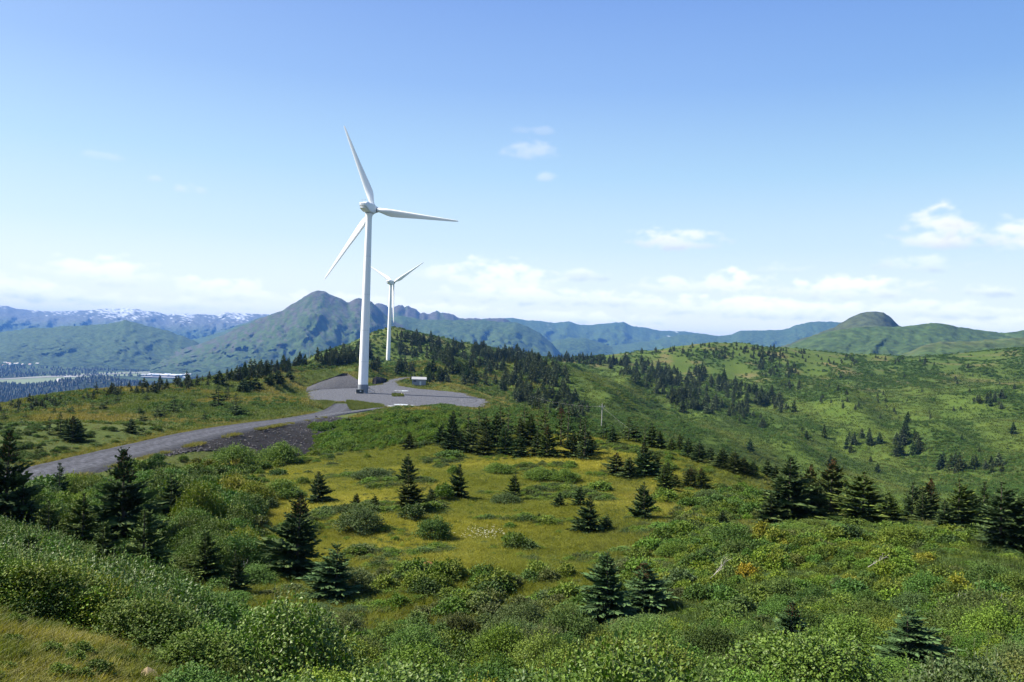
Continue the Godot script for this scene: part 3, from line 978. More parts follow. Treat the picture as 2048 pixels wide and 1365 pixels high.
func gravel_bank(called: String, foot: Array, crest: Array, lift: float, col: Color, label: String, bulge: float) -> void:
	var p := PackedVector3Array()
	var c := PackedColorArray()
	var cols := 40
	var rows := 16
	for r in rows:
		var f := r / (rows - 1.0)
		for k in cols:
			var t := k / (cols - 1.0)
			var a := t * (foot.size() - 1.001)
			var i := int(a)
			var lo := on_level(foot[i][0], foot[i][1], foot[i][2]).lerp(on_level(foot[i + 1][0], foot[i + 1][1], foot[i + 1][2]), a - i)
			a = t * (crest.size() - 1.001)
			i = int(a)
			var hi := at_depth(crest[i][0], crest[i][1], crest[i][2]).lerp(at_depth(crest[i + 1][0], crest[i + 1][1], crest[i + 1][2]), a - i)
			var q := lo.lerp(hi, f)
			q.y += bulge * sin(f * PI) * 0.3 + 0.22 * fn.get_noise_2d(q.x * 6.0 + q.y * 9.0, q.z * 6.0) * sin(f * PI)
			if r == 0: q.y -= 0.3
			if r == rows - 1: q.y -= 0.3
			p.append(q)
			var n := fn.get_noise_2d(t * 260.0, f * 40.0) * 0.14 + 1.0
			c.append(Color(col.r * n, col.g * n, col.b * n))
	tag(put(called, sheet(p, c, rows, cols), m_gravel), label, "embankment", "", "structure")

func turf_edge(line: Array) -> void:
	var b := Bag.new()
	var n := 60
	var row: Array = []
	for k in n:
		var t := k / (n - 1.0) * (line.size() - 1.001)
		var i := int(t)
		var p := at_depth(line[i][0], line[i][1], line[i][2]).lerp(at_depth(line[i + 1][0], line[i + 1][1], line[i + 1][2]), t - i)
		var h: float = lerpf(line[i][3], line[i + 1][3], t - i) * (1.0 + 0.5 * fn.get_noise_2d(k * 23.0, 5.0))
		row.append([p + Vector3(0, -h * 0.75, 0.4 + h * 0.5), p + Vector3(0, h * 0.35, -0.1), p + Vector3(0, h * 0.30, -0.9), p + Vector3(0, -0.8, -2.2)])
	for k in n - 1:
		for s in 3:
			var g := 0.03 + 0.012 * fn.get_noise_2d(k * 31.0, s * 9.0)
			b.quad(row[k][s], row[k + 1][s], row[k + 1][s + 1], row[k][s + 1], Color(g, g * 0.88, g * 0.85) if s == 0 else Color(0.07, 0.09, 0.025))
	tag(put("turf_edge", b.mesh(), m_leafless), "dark crumbling turf edge along the top of the gravel cut slope", "embankment", "", "structure")

func stone_mesh(seed_: int) -> ArrayMesh:
	var q := RandomNumberGenerator.new()
	q.seed = seed_
	var b := Bag.new()
	var ring: Array[Vector3] = []
	for k in 6: ring.append(Vector3(cos(TAU * k / 6) * q.randf_range(0.7, 1.1), q.randf_range(-0.1, 0.25), sin(TAU * k / 6) * q.randf_range(0.7, 1.1)))
	var up := Vector3(0.1, 0.8, -0.1)
	var down := Vector3(0, -0.7, 0)
	for k in 6:
		b.tri(up, ring[(k + 1) % 6], ring[k], Color.WHITE)
		b.tri(down, ring[k], ring[(k + 1) % 6], Color.WHITE)
	return b.mesh()

# ---------- things by the pad ----------
func site_things() -> void:
	# transformer box at the tower's foot
	var at := on_level(719.5, 787.6, PAD_Y)
	var t := thing("transformer_box", at, "dark green transformer box standing on the pad by the tower's lit foot", "transformer")
	var b := Bag.new()
	b.box(Vector3(-1.5, 0.1, -0.9), Vector3(1.5, 1.7, 0.9), Color(0.022, 0.034, 0.032))
	put("cabinet", b.mesh(), m_grey, t)
	b = Bag.new()
	b.box(Vector3(-1.6, 1.7, -1.0), Vector3(1.6, 1.82, 1.0), Color(0.030, 0.042, 0.040))
	put("lid", b.mesh(), m_grey, t)
	b = Bag.new()
	b.box(Vector3(-1.8, -0.2, -1.2), Vector3(1.8, 0.1, 1.2), Color(0.3, 0.3, 0.29))
	put("plinth", b.mesh(), m_plain, t)
	b = Bag.new()
	b.box(Vector3(0.1, 0.85, 0.9), Vector3(0.75, 1.35, 0.93), Color(0.6, 0.62, 0.6))
	put("warning_plate", b.mesh(), m_plain, t)
	for x in [-0.75, 0.0]:
		b = Bag.new()
		b.box(Vector3(x - 0.02, 0.2, 0.9), Vector3(x + 0.02, 1.6, 0.92), Color(0.012, 0.02, 0.02))
		put("door_seam", b.mesh(), m_grey, t)
	# yellow post in its tuft, and a thin dark one
	at = on_level(802.5, 791.5, PAD_Y)
	b = Bag.new()
	b.tube(Vector3(0, -0.1, 0), Vector3(0.12, 1.15, 0), 0.2, 0.2, Color(0.75, 0.66, 0.34), 12)
	var o := put("bollard", b.mesh(), m_plain)
	o.position = at
	tag(o, "short pale yellow bollard at the end of a grass tuft on the pad", "bollard")
	at = on_level(761.5, 786.5, PAD_Y)
	b = Bag.new()
	b.tube(Vector3(0, -0.1, 0), Vector3(0, 1.9, 0), 0.07, 0.06, Color(0.12, 0.11, 0.10), 8)
	o = put("marker_post", b.mesh(), m_plain)
	o.position = at
	tag(o, "thin dark marker post on the gravel just past the tower's steps", "post")
	# white service building half hidden by spruces
	at = at_depth(838, 760.0, 452)
	at.y = minf(at.y, ground(at.x, at.z) + 0.4)
	t = thing("service_building", at, "pale service building half hidden behind spruces beside the road bend", "building", "", 0.12)
	b = Bag.new()
	b.box(Vector3(-3.9, 0, -3.0), Vector3(3.9, 3.5, 3.0), Color(0.24, 0.25, 0.29))
	var wall := put("wall", b.mesh(), m_plain, t)
	b = Bag.new()
	b.quad(Vector3(-4.3, 3.42, 3.4), Vector3(4.3, 3.42, 3.4), Vector3(4.3, 4.5, -3.4), Vector3(-4.3, 4.5, -3.4), Color(0.22, 0.23, 0.25))
	b.quad(Vector3(-4.3, 3.2, 3.4), Vector3(-4.3, 4.28, -3.4), Vector3(4.3, 4.28, -3.4), Vector3(4.3, 3.2, 3.4), Color(0.5, 0.5, 0.5))
	b.quad(Vector3(-4.3, 3.2, 3.4), Vector3(4.3, 3.2, 3.4), Vector3(4.3, 3.42, 3.4), Vector3(-4.3, 3.42, 3.4), Color(0.5, 0.51, 0.53))
	b.quad(Vector3(-4.3, 3.2, 3.4), Vector3(-4.3, 3.42, 3.4), Vector3(-4.3, 4.5, -3.4), Vector3(-4.3, 4.28, -3.4), Color(0.6, 0.6, 0.6))
	b.quad(Vector3(4.3, 3.2, 3.4), Vector3(4.3, 4.28, -3.4), Vector3(4.3, 4.5, -3.4), Vector3(4.3, 3.42, 3.4), Color(0.6, 0.6, 0.6))
	put("roof", b.mesh(), m_plain, t)
	b = Bag.new()
	b.box(Vector3(-3.3, 1.9, 3.0), Vector3(-1.6, 3.1, 3.06), Color(0.06, 0.065, 0.10))
	put("window", b.mesh(), m_grey, t)
	b = Bag.new()
	b.box(Vector3(0.3, 0.0, 3.0), Vector3(1.3, 2.2, 3.06), Color(0.62, 0.62, 0.62))
	put("door", b.mesh(), m_plain, t)
	# utility poles
	pole(on_top(1203, 858, 235), 7.6, "weathered pale utility pole with a crossarm above the spruce row", true)
	pole(on_top(1396, 912, 165), 5.6, "short pale utility pole standing among dark spruces farther down the row", false)
	pole(at_depth(618.5, 726, 600), 9.5, "thin distant pole, nearer the road side, on the spruce skyline", false)
	pole(at_depth(641.0, 724, 620), 8.2, "thin distant pole close to the turbine hill's foot on the skyline", true)
	# power line
	var p0 := on_top(1203, 858, 235) + Vector3(0, 6.7, 0)
	for e in [[on_top(1396, 912, 165) + Vector3(0, 5.3, 0), "sagging power line running down from the crossarm pole to the shorter pole"], [at_depth(1060, 792, 330), "thin power line running from the crossarm pole towards the pad"]]:
		var w := Bag.new()
		var n := 24
		for k in n:
			var a := k / float(n)
			var c := (k + 1) / float(n)
			w.tube(p0.lerp(e[0], a) - Vector3(0, 3.0 * a * (1 - a) * 4 * 0.35, 0), p0.lerp(e[0], c) - Vector3(0, 3.0 * c * (1 - c) * 4 * 0.35, 0), 0.011, 0.011, Color(0.3, 0.3, 0.3), 4, false)
		tag(put("power_line", w.mesh(), m_plain), e[1], "power line", "power lines")

func on_top(u: float, v: float, d: float) -> Vector3:
	var p := at_depth(u, v, d)
	return Vector3(p.x, ground(p.x, p.z), p.z)

func pole(at: Vector3, tall: float, label: String, arm: bool) -> void:
	var t := thing("utility_pole", at, label, "utility pole", "utility poles")
	var b := Bag.new()
	b.tube(Vector3(0, -0.5, 0), Vector3(0, tall, 0), 0.17, 0.12, Color(0.30, 0.29, 0.27), 10)
	put("pole", b.mesh(), m_plain, t)
	if arm:
		b = Bag.new()
		b.box(Vector3(-0.95, tall - 1.0, -0.06), Vector3(0.95, tall - 0.84, 0.06), Color(0.36, 0.34, 0.31))
		put("crossarm", b.mesh(), m_plain, t)
		for x in [-0.8, 0.8]:
			b = Bag.new()
			b.tube(Vector3(x, tall - 0.84, 0), Vector3(x, tall - 0.6, 0), 0.06, 0.04, Color(0.6, 0.6, 0.6), 8)
			put("insulator", b.mesh(), m_plain, t)

# ---------- plants: shapes ----------
func diamond(b: Bag, p: Vector3, dir: Vector3, across: Vector3, l: float, w: float, c: Color) -> void:
	var m := p + dir * l * 0.45
	b.tri(p, m + across * w, p + dir * l, c)
	b.tri(p, p + dir * l, m - across * w, c)

# a spruce one unit tall: whorls of branches carrying flat and upright sprays
func spruce_crown(seed_: int, levels: int, per: int, segs: int, wide: float, two: bool, ragged: float, plump := 0.20, old := Color(0.036, 0.058, 0.020), young_tip := Color(0.118, 0.155, 0.048), spire := 0.055) -> ArrayMesh:
	var q := RandomNumberGenerator.new()
	q.seed = seed_
	var b := Bag.new()
	var lop := q.randf_range(0, TAU)
	for k in levels:
		var f := (k + q.randf_range(-0.3, 0.3)) / (levels - 1.0)
		f = clampf(f, 0.0, 1.0)
		var y := lerpf(0.035, 1.0 - spire * 0.7, pow(f, 0.92))
		var reach := wide * pow(1.0 - y, 0.82) * (0.62 + 0.38 * sstep(0.0, 0.14, y)) + 0.008
		var n := maxi(3, int(per * (0.55 + 0.45 * (1.0 - y))))
		var start := q.randf_range(0, TAU)
		for j in n:
			var a := start + TAU * j / n + q.randf_range(-0.25, 0.25)
			var long := reach * q.randf_range(1.0 - ragged, 1.08) * (1.0 + 0.24 * cos(a - lop)) * (0.55 if q.randf() < 0.10 else 1.0)
			var tilt := lerpf(-0.10, 0.95, pow(y, 1.2)) + q.randf_range(-0.2, 0.2)
			var out := Vector3(cos(a) * cos(tilt), sin(tilt), sin(a) * cos(tilt))
			var side := Vector3(-sin(a), 0, cos(a))
			var base := Vector3(0, clampf(y + q.randf_range(-0.55, 0.55) / levels, 0.02, 0.96), 0)
			var tone := q.randf_range(0.75, 1.25)
			var m := maxi(2, int(segs * clampf(long / (wide * 0.75), 0.35, 1.0)))
			for s in m + 1:
				var t := (s + 0.6) / (m + 0.6)
				var sag := 0.10 * long * (t * t - 0.7 * t) * (1.0 if y < 0.6 else -0.4)
				var p := base + out * long * t * 0.86 + Vector3(0, sag, 0)
				var tl := long * (0.50 - 0.26 * t) * q.randf_range(0.75, 1.2) + 0.012
				var young := sstep(0.55, 1.0, t)
				var col := old.lerp(young_tip, young * q.randf_range(0.45, 1.0))
				col = Color(col.r * tone, col.g * tone, col.b * tone)
				for d in ([0.0] if s == m else [-1.0, 1.0]):
					var dir: Vector3 = (out + side * d * q.randf_range(0.75, 1.25) + Vector3(0, q.randf_range(-0.22, 0.16), 0)).normalized()
					var ac := dir.cross(Vector3.UP).normalized()
					var w := tl * plump + 0.004
					diamond(b, p, dir, ac.rotated(dir, q.randf_range(-0.5, 0.5)), tl, w, col)
					if two: diamond(b, p + dir * tl * 0.12, dir, ac.rotated(dir, PI / 2 + q.randf_range(-0.5, 0.5)), tl * 0.86, w * 0.8, col)
	# leader
	for k in 9:
		var up := Vector3(q.randf_range(-0.5, 0.5), 1, q.randf_range(-0.5, 0.5)).normalized() if k > 2 else Vector3.UP
		diamond(b, Vector3(0, 1.0 - spire * (1.0 if k < 3 else q.randf_range(0.3, 1.0)), 0), up, Vector3(cos(k * 1.3), 0, sin(k * 1.3)), spire * (1.0 if k < 3 else 0.45), 0.004 + spire * 0.012, young_tip)
	return b.mesh()

func spruce_trunk(sides: int) -> ArrayMesh:
	var b := Bag.new()
	b.tube(Vector3(0, -0.06, 0), Vector3(0, 0.45, 0), 0.024, 0.014, Color(0.085, 0.065, 0.05), sides, false)
	b.tube(Vector3(0, 0.45, 0), Vector3(0.0, 0.985, 0), 0.014, 0.003, Color(0.085, 0.065, 0.05), sides, false)
	return b.mesh()

# hanging brown cones round the top of a spruce
func cone_bunch(seed_: int, n: int, low: float, wide: float) -> ArrayMesh:
	var q := RandomNumberGenerator.new()
	q.seed = seed_
	var b := Bag.new()
	for k in n:
		var y := q.randf_range(low, 0.97)
		var a := q.randf_range(0, TAU)
		var r := (wide * pow(1.0 - y, 0.82) + 0.01) * q.randf_range(0.35, 1.05)
		var p := Vector3(cos(a) * r, y, sin(a) * r)
		var c := Color(0.15, 0.070, 0.026).lerp(Color(0.24, 0.13, 0.05), q.randf())
		var l := 0.026
		for s in 3:
			var e := Vector3(cos(s * 1.05), 0, sin(s * 1.05))
			b.tri(p, p - Vector3(0, l * 0.6, 0) + e * 0.007, p - Vector3(0, l, 0), c)
			b.tri(p, p - Vector3(0, l, 0), p - Vector3(0, l * 0.6, 0) - e * 0.007, c)
	return b.mesh()

# a leafy shrub, radius about 1 and height 1: [leaves, stems]
func shrub(seed_: int, leaves: int, size: float, clumps: int, pale: Color, dark: Color, upright := 0.0, tight := 1.0) -> Array:
	var q := RandomNumberGenerator.new()
	q.seed = seed_
	var b := Bag.new()
	var s := Bag.new()
	var mids: Array[Vector3] = []
	for k in clumps:
		var a := TAU * k * 0.618 + q.randf_range(-0.4, 0.4)
		var h := sqrt((k + 0.5) / clumps)
		var r := q.randf_range(0.72, 1.0)
		mids.append(Vector3(cos(a) * h * 0.78 * r, lerpf(0.82, 0.30, h * h) * q.randf_range(0.72, 1.12), sin(a) * h * 0.78 * r))
		s.tube(Vector3(mids[k].x * 0.12, -0.12, mids[k].z * 0.12), mids[k] * Vector3(0.75, 0.8, 0.75), 0.018, 0.010, Color(0.13, 0.11, 0.09), 4, false)
		s.tube(mids[k] * Vector3(0.75, 0.8, 0.75), mids[k] * 1.02, 0.010, 0.003, Color(0.11, 0.095, 0.07), 3, false)
	for k in leaves:
		var m := mids[q.randi_range(0, clumps - 1)]
		var e := Vector3(q.randfn(), q.randfn(), q.randfn()).normalized() * pow(q.randf(), 0.45) * Vector3(0.40, 0.27 + upright * 0.1, 0.40) * tight
		var p := m + e
		if p.y < 0.02: p.y = q.randf_range(0.02, 0.2)
		var dir := (e.normalized() * 0.7 + Vector3(q.randfn(), q.randfn() + upright, q.randfn()) * 0.55).normalized()
		var nrm := (Vector3(q.randfn() * 0.55, 1.0, q.randfn() * 0.55) + e.normalized() * 0.6).normalized()
		var ac := dir.cross(nrm).normalized()
		if ac.length_squared() < 0.5: ac = Vector3.RIGHT
		var l := size * q.randf_range(0.7, 1.25)
		var fold := nrm * l * 0.10
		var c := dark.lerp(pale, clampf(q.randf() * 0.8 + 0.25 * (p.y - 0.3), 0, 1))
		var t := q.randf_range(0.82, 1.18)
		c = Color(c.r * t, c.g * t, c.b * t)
		var w := ac * l * (0.34 - upright * 0.14)
		b.tri(p, p + dir * l * 0.45 + w + fold, p + dir * l, c)
		b.tri(p, p + dir * l, p + dir * l * 0.45 - w + fold, c)
	# shoots that stand out of the dome
	for k in int(clumps * 0.9):
		var m := mids[k % clumps]
		var way := (m.normalized() * 0.6 + Vector3(q.randfn() * 0.5, 0.9 + upright, q.randfn() * 0.5)).normalized()
		var from := m + way * 0.12
		var long := q.randf_range(0.12, 0.34)
		s.tube(from, from + way * long, 0.005, 0.002, Color(0.07, 0.085, 0.03), 3, false)
		var n := int(clampf(long / size * 2.6, 4, 20))
		for j in n:
			var p := from + way * long * (j + 0.6) / n
			var turn := Vector3(q.randfn(), 0.5, q.randfn()).normalized()
			var dir := (turn + way * 0.5).normalized()
			var ac := dir.cross(Vector3.UP).normalized()
			var l := size * q.randf_range(0.8, 1.2) * (1.0 - 0.4 * j / n)
			var c := dark.lerp(pale, q.randf_range(0.5, 1.1))
			var w := ac * l * 0.33
			b.tri(p, p + dir * l * 0.45 + w + Vector3(0, l * 0.08, 0), p + dir * l, c)
			b.tri(p, p + dir * l, p + dir * l * 0.45 - w + Vector3(0, l * 0.08, 0), c)
	return [b.mesh(), s.mesh()]

func tuft(seed_: int, blades: int, spread: float, wide: float, seedy: bool) -> ArrayMesh:
	var q := RandomNumberGenerator.new()
	q.seed = seed_
	var b := Bag.new()
	for k in blades:
		var a := q.randf_range(0, TAU)
		var r := spread * sqrt(q.randf())
		var p := Vector3(cos(a) * r, 0, sin(a) * r)
		var lean := Vector3(q.randfn() * 0.28, 1, q.randfn() * 0.28)
		var l := q.randf_range(0.55, 1.1)
		var t := q.randf_range(0.75, 1.2)
		var c := Color(t, t, t * q.randf_range(0.8, 1.1))
		var e := Vector3(cos(a * 3.1), 0, sin(a * 3.1)) * wide
		var mid := p + lean * l * 0.55
		var tip := p + lean * l + Vector3(lean.x, -0.12, lean.z) * l * 0.5
		b.tri(p - e, mid + e * 0.8, p + e, c)
		b.tri(p - e, mid - e * 0.8, mid + e * 0.8, c)
		b.tri(mid - e * 0.8, tip, mid + e * 0.8, c)
		if seedy and k % 3 == 0: diamond(b, tip - Vector3(0, 0.1, 0), Vector3(0.1, 1, 0).normalized(), Vector3(1, 0, 0), 0.22, 0.022, Color(1.5, 1.15, 0.7))
	return b.mesh()

# ---------- plants: where they stand ----------
var near_crowns: Array[ArrayMesh] = []
var wide_crowns: Array[ArrayMesh] = []
var young_crowns: Array[ArrayMesh] = []
var mid_crowns: Array[ArrayMesh] = []
var far_crowns: Array[ArrayMesh] = []
var near_trunk: ArrayMesh
var far_trunk: ArrayMesh
var near_cones: Array[ArrayMesh] = []
var needle_looks: Array[StandardMaterial3D] = []
var spruces := 0
var rest_spruces: Array = [PackedFloat32Array(), PackedFloat32Array(), PackedFloat32Array()]
var landmarks: Array = []           # [u, v, short name] of the spruces told apart
var said := {}
var zoned := {}
var shadowed: Array[Vector3] = []   # (x, z, radius) kept clear of shrubs

func set_spruce(at: Vector3, tall: float, wide: float, label: String, group: String, cones := false, hue := -1) -> void:
	var d := -at.z
	var o := thing("spruce_tree", at, label, "spruce tree", group, rr(0, TAU))
	var list := near_crowns if d < 75 else mid_crowns if d < 260 else far_crowns
	if d < 48 and hue >= 2 and hue <= 3:
		list = young_crowns
		wide *= 0.80
	elif d < 130 and wide > 1.3:
		list = wide_crowns
		wide *= 0.58
	var k := rng.randi_range(0, list.size() - 1)
	var mat := needle_looks[hue if hue >= 0 else rng.randi_range(0, needle_looks.size() - 1)]
	var cr := put("crown", list[k], mat, o)
	var tr := put("trunk", near_trunk if d < 260 else far_trunk, m_bark, o)
	var s := Vector3(tall * wide, tall, tall * wide)
	cr.scale = s
	tr.scale = Vector3(tall, tall, tall)
	o.rotation.x = rr(-0.03, 0.03)
	o.rotation.z = rr(-0.03, 0.03)
	if cones:
		var c := put("cones", near_cones[rng.randi_range(0, near_cones.size() - 1)], m_leafless, o)
		c.scale = s
		c.set_meta("kind", "stuff")
	spruces += 1

# from the photograph: tip and foot, and about how far away
func spruce_by_eye(tip: Vector2, foot: Vector2, about: float, wide_px: float, label: String, group: String, cones := false, hue := -1) -> void:
	var p := on_ground(foot.x, foot.y)
	if p == Vector3.INF or absf(-p.z / about - 1.0) > 0.4: p = at_depth(foot.x, foot.y, about)
	var d := -p.z
	var y := ground(p.x, p.z)
	var top := at_depth(tip.x, tip.y, d)
	var tall := clampf(top.y - y, 0.6, 30.0)
	var wide := wide_px * d / F / tall / 0.43
	var at := Vector3((p.x + top.x) * 0.5, 0, p.z)
	at.y = ground(at.x, at.z) - 0.05
	set_spruce(at, top.y - at.y, wide, label, group, cones, hue)
	shadowed.append(Vector3(at.x, at.z, wide * tall * 0.22))

# [tip u, tip v, foot v, width] sorted from left to right; label has %s for the ordinal
func spruce_row(list: Array, about: float, label: String, group: String, brown: Array = [], hue := -1) -> void:
	list.sort_custom(func(a, b): return a[0] < b[0])
	for k in list.size():
		var e: Array = list[k]
		spruce_by_eye(Vector2(e[0], e[1]), Vector2(e[0] + (e[4] if e.size() > 4 else 0), e[2]), about if e.size() < 6 else e[5], e[3], label % nth(k), group, e[0] in brown, hue)

# many small spruces inside an ellipse of the photograph; the first few are things, the others one mass
func spruce_zone(u: float, v: float, ru: float, rv: float, turn: float, n: int, px: Vector2, about: Vector2, singles: int, label: String, group: String) -> void:
	for k in n:
		var a := rr(0, TAU)
		var r := sqrt(rng.randf())
		var e := Vector2(cos(a) * r * ru, sin(a) * r * rv).rotated(turn)
		var p := on_ground(u + e.x, v + e.y)
		if p == Vector3.INF or -p.z < about.x or -p.z > about.y: continue
		if absf(u + e.x - 776) < 16 and v + e.y > 722 and v + e.y < 756 and -p.z < 800: continue
		if pad_distance(p.x, p.z) < 3.0: continue
		if p.x < -30 and p.z > -300 and road_at(p.x, p.z).x < 9: continue
		var tall := rr(px.x, px.y) * -p.z / F
		if rng.randf() < 0.3: tall *= 0.6
		if k < singles and spruces < 298:
			set_spruce(p - Vector3(0, 0.1, 0), tall, rr(0.85, 1.25), label, group)
			var o := get_child(get_child_count() - 1)
			if not zoned.has(label): zoned[label] = []
			zoned[label].append([u + e.x, o])
		else:
			var c := rr(0.75, 1.15)
			var w := rr(0.85, 1.25)
			push_at(rest_spruces[k % 3], p - Vector3(0, 0.1, 0), rr(0, TAU), tall * w, tall, Color(c, c * rr(0.95, 1.05), c * rr(0.9, 1.1)))

func joined(a: ArrayMesh, b: ArrayMesh) -> ArrayMesh:
	var o := Bag.new()
	for m in [a, b]:
		var s: Array = m.surface_get_arrays(0)
		o.v.append_array(s[Mesh.ARRAY_VERTEX])
		o.c.append_array(s[Mesh.ARRAY_COLOR])
	return o.mesh()

func grow_spruces() -> void:
	rng.seed = 404
	for k in 5: near_crowns.append(spruce_crown(100 + k, [19, 17, 21, 16, 19][k], 9, 7, [0.31, 0.28, 0.33, 0.30, 0.34][k], true, [0.5, 0.6, 0.42, 0.64, 0.55][k], 0.17))
	for k in 5: mid_crowns.append(spruce_crown(200 + k, [13, 11, 14, 11, 13][k], 7, 4, [0.31, 0.28, 0.33, 0.30, 0.34][k], true, [0.5, 0.6, 0.45, 0.64, 0.55][k], 0.22))
	for k in 4: far_crowns.append(spruce_crown(300 + k, 12, 9, 2, 0.40, true, 0.3, 0.48, Color(0.048, 0.076, 0.027), Color(0.125, 0.165, 0.056)))
	for k in 3: wide_crowns.append(spruce_crown(150 + k, [16, 14, 18][k], 11, 8, 0.52, true, [0.5, 0.55, 0.45][k], 0.15))
	for k in 3: young_crowns.append(spruce_crown(170 + k, [15, 14, 17][k], 10, 8, 0.40, true, 0.42, 0.17, Color(0.046, 0.074, 0.028), Color(0.12, 0.165, 0.062), 0.14))
	near_trunk = spruce_trunk(7)
	far_trunk = spruce_trunk(4)
	for k in 3: near_cones.append(cone_bunch(50 + k, 130, 0.70, 0.30))
	for c in [Color(1.0, 1.0, 1.0), Color(0.90, 0.94, 0.98), Color(1.0, 1.0, 0.85), Color(0.92, 1.0, 1.0), Color(1.0, 0.94, 0.86)]:
		var m: StandardMaterial3D = m_needle.duplicate()
		m.albedo_color = c
		needle_looks.append(m)
	var s := func(tu: float, tv: float, fu: float, fv: float, about: float, w: float, label: String, cones := false, hue := -1, group := "") -> void:
		spruce_by_eye(Vector2(tu, tv), Vector2(fu, fv), about, w, label, group, cones, hue)
		landmarks.append([fu, fv, label.substr(0, label.find("spruce") + 6)])
	# the meadow
	s.call(817, 908, 815, 968, 92, 44, "slim dark spruce standing behind the leaning one in the wet meadow")
	s.call(819, 944, 811, 1024, 73, 70, "ragged leaning spruce with spreading low branches in the middle of the meadow", false, 4)
	s.call(919, 930, 918, 999, 80, 48, "neat cone-shaped spruce alone in the ochre grass", false, 1)
	s.call(1031, 946, 1030, 1003, 79, 40, "short pale-tipped spruce on the ochre grass, just past the neat cone-shaped one")
	s.call(1164, 970, 1160, 1017, 76, 38, "small bushy spruce above the pair of low spruces in the meadow")
	s.call(1183, 991, 1177, 1067, 64, 58, "dense spruce with a smaller twin touching it at the meadow's near side", false, 1)
	s.call(1215, 1029, 1215, 1064, 65, 40, "smaller bushy twin touching the dense spruce of the meadow")
	s.call(1291, 964, 1287, 1041, 68, 56, "broad shapely spruce at the edge of a small ochre clearing", false, 1)
	s.call(634, 943, 637, 1010, 77, 56, "dark spruce with swept side branches at the meadow's road side", false, 1)
	s.call(1121, 985, 1119, 1017, 76, 30, "little spruce among low shrubs in the middle of the meadow")
	s.call(820, 864, 819, 899, 125, 28, "lone dark spruce below the grassy bank at the meadow's far end")
	s.call(1106, 936, 1104, 957, 97, 18, "tiny spruce in front of the dense stand's foot")
	s.call(714, 987, 713, 1018, 75, 28, "small dark spruce near the road side of the meadow, taller of two")
	s.call(749, 989, 749, 1020, 74, 26, "small pale spruce just past the taller small dark one")
	s.call(1079, 1026, 1080, 1044, 71, 14, "stunted dark spruce alone in the grass")
	s.call(858, 975, 862, 1010, 77, 30, "low bushy spruce leaning against the neat cone-shaped one's shade side")
	# close by
	s.call(596, 984, 592, 1152, 47, 118, "tall dark open spruce with brown cones on its bare top above the thicket", true, 1)
	s.call(251, 896, 246, 1100, 52, 140, "big dense dark spruce whose pointed tip crosses the gravel road", true, 1)
	s.call(14, 858, 8, 1060, 52, 120, "very dark spruce cut by the picture's edge in front of the road", true, 1)
	s.call(49, 1061, 66, 1240, 22, 140, "leafy-looking green spruce at the picture's edge above the pale grass", false, 2)
	s.call(289, 1010, 287, 1180, 33, 108, "layered green spruce rising from the thicket under the big dense dark one", false, 2)
	s.call(411, 1060, 412, 1165, 35, 70, "thin spiky young spruce in the thicket", false, 2)
	s.call(675, 1084, 668, 1195, 36, 100, "bluish bushy young spruce beside the tall dark open one", false, 3)
	s.call(1213, 1102, 1222, 1245, 34, 112, "bluish spruce with a long bare leader at the bottom of the meadow", false, 3)
	s.call(1288, 1122, 1284, 1225, 36, 104, "brown-topped spruce leaning on the one with a long bare leader", true, 3)
	s.call(1583, 1200, 1586, 1300, 26, 74, "small spruce hung with rusty brown cones in the low brush", true, 3)
	s.call(1818, 1214, 1812, 1335, 22, 130, "pale bluish young spruce with feathery branches in the brush below the mound", false, 3)
	s.call(120, 925, 118, 1010, 60, 40, "thin young spruce tip in front of the gravel road")
	s.call(48, 960, 46, 1070, 50, 66, "shaggy dark spruce just inside the very dark one at the picture's edge", false, 1)
	s.call(95, 1000, 98, 1100, 44, 70, "mid-green spruce in the thicket below the thin young tip", false, 2)
	s.call(205, 1040, 205, 1160, 37, 84, "bushy green spruce at the big dense dark one's foot", false, 2)
	s.call(132, 1100, 136, 1215, 27, 92, "low bushy spruce uphill of the leafy-looking green one", false, 0)
	s.call(345, 950, 342, 1040, 62, 74, "dark ragged spruce between the big dense dark one and the yellow-green shrub", false, 1)
	s.call(470, 1100, 470, 1190, 34, 60, "small green spruce at the thicket's meadow side", false, 0)
	s.call(10, 1120, 12, 1230, 25, 90, "dark bushy spruce half outside the picture above the pale grass", false, 0)
	s.call(162, 985, 168, 1110, 42, 80, "green spruce in the thicket between two darker ones", false, 2)
	# by the mound
	s.call(1588, 913, 1568, 1043, 66, 116, "tall dark spruce at the road end of the clump behind the mound", false, 1)
	s.call(1621, 928, 1621, 1030, 68, 80, "spruce with a rusty top squeezed in the middle of the clump", true, 4)
	s.call(1665, 914, 1658, 1020, 68, 98, "tall spruce with a bushy rusty crown behind the mound", true, 4)
	s.call(1736, 943, 1718, 1050, 61, 128, "very broad pale-green spruce spreading behind the mound", false, 2)
	s.call(1824, 963, 1826, 1030, 72, 72, "narrow dark spruce just past the very broad one", false, 1)
	s.call(1868, 956, 1862, 1024, 72, 72, "brown-topped spruce next to the narrow dark one", true, 4)
	s.call(1917, 957, 1921, 1046, 62, 84, "green spruce between the brown-topped one and the big dark pair")
	s.call(1968, 962, 1968, 1030, 70, 44, "slender spruce behind the big dark pair")
	s.call(2008, 962, 2000, 1098, 51, 130, "big broad dark spruce beside the mound's outer slope", false, 1)
	s.call(2052, 985, 2050, 1100, 50, 110, "dark spruce cut off by the picture's edge past the big broad one", false, 1)
	s.call(1446, 1021, 1446, 1056, 62, 32, "small round dark spruce alone in the brush before the clump", false, 1)
	s.call(1534, 918, 1534, 958, 104, 34, "dark spruce where the row ends above the open valley", false, 1)
	s.call(1550, 928, 1551, 958, 106, 26, "smaller dark spruce leaning on the one at the row's end", false, 1)
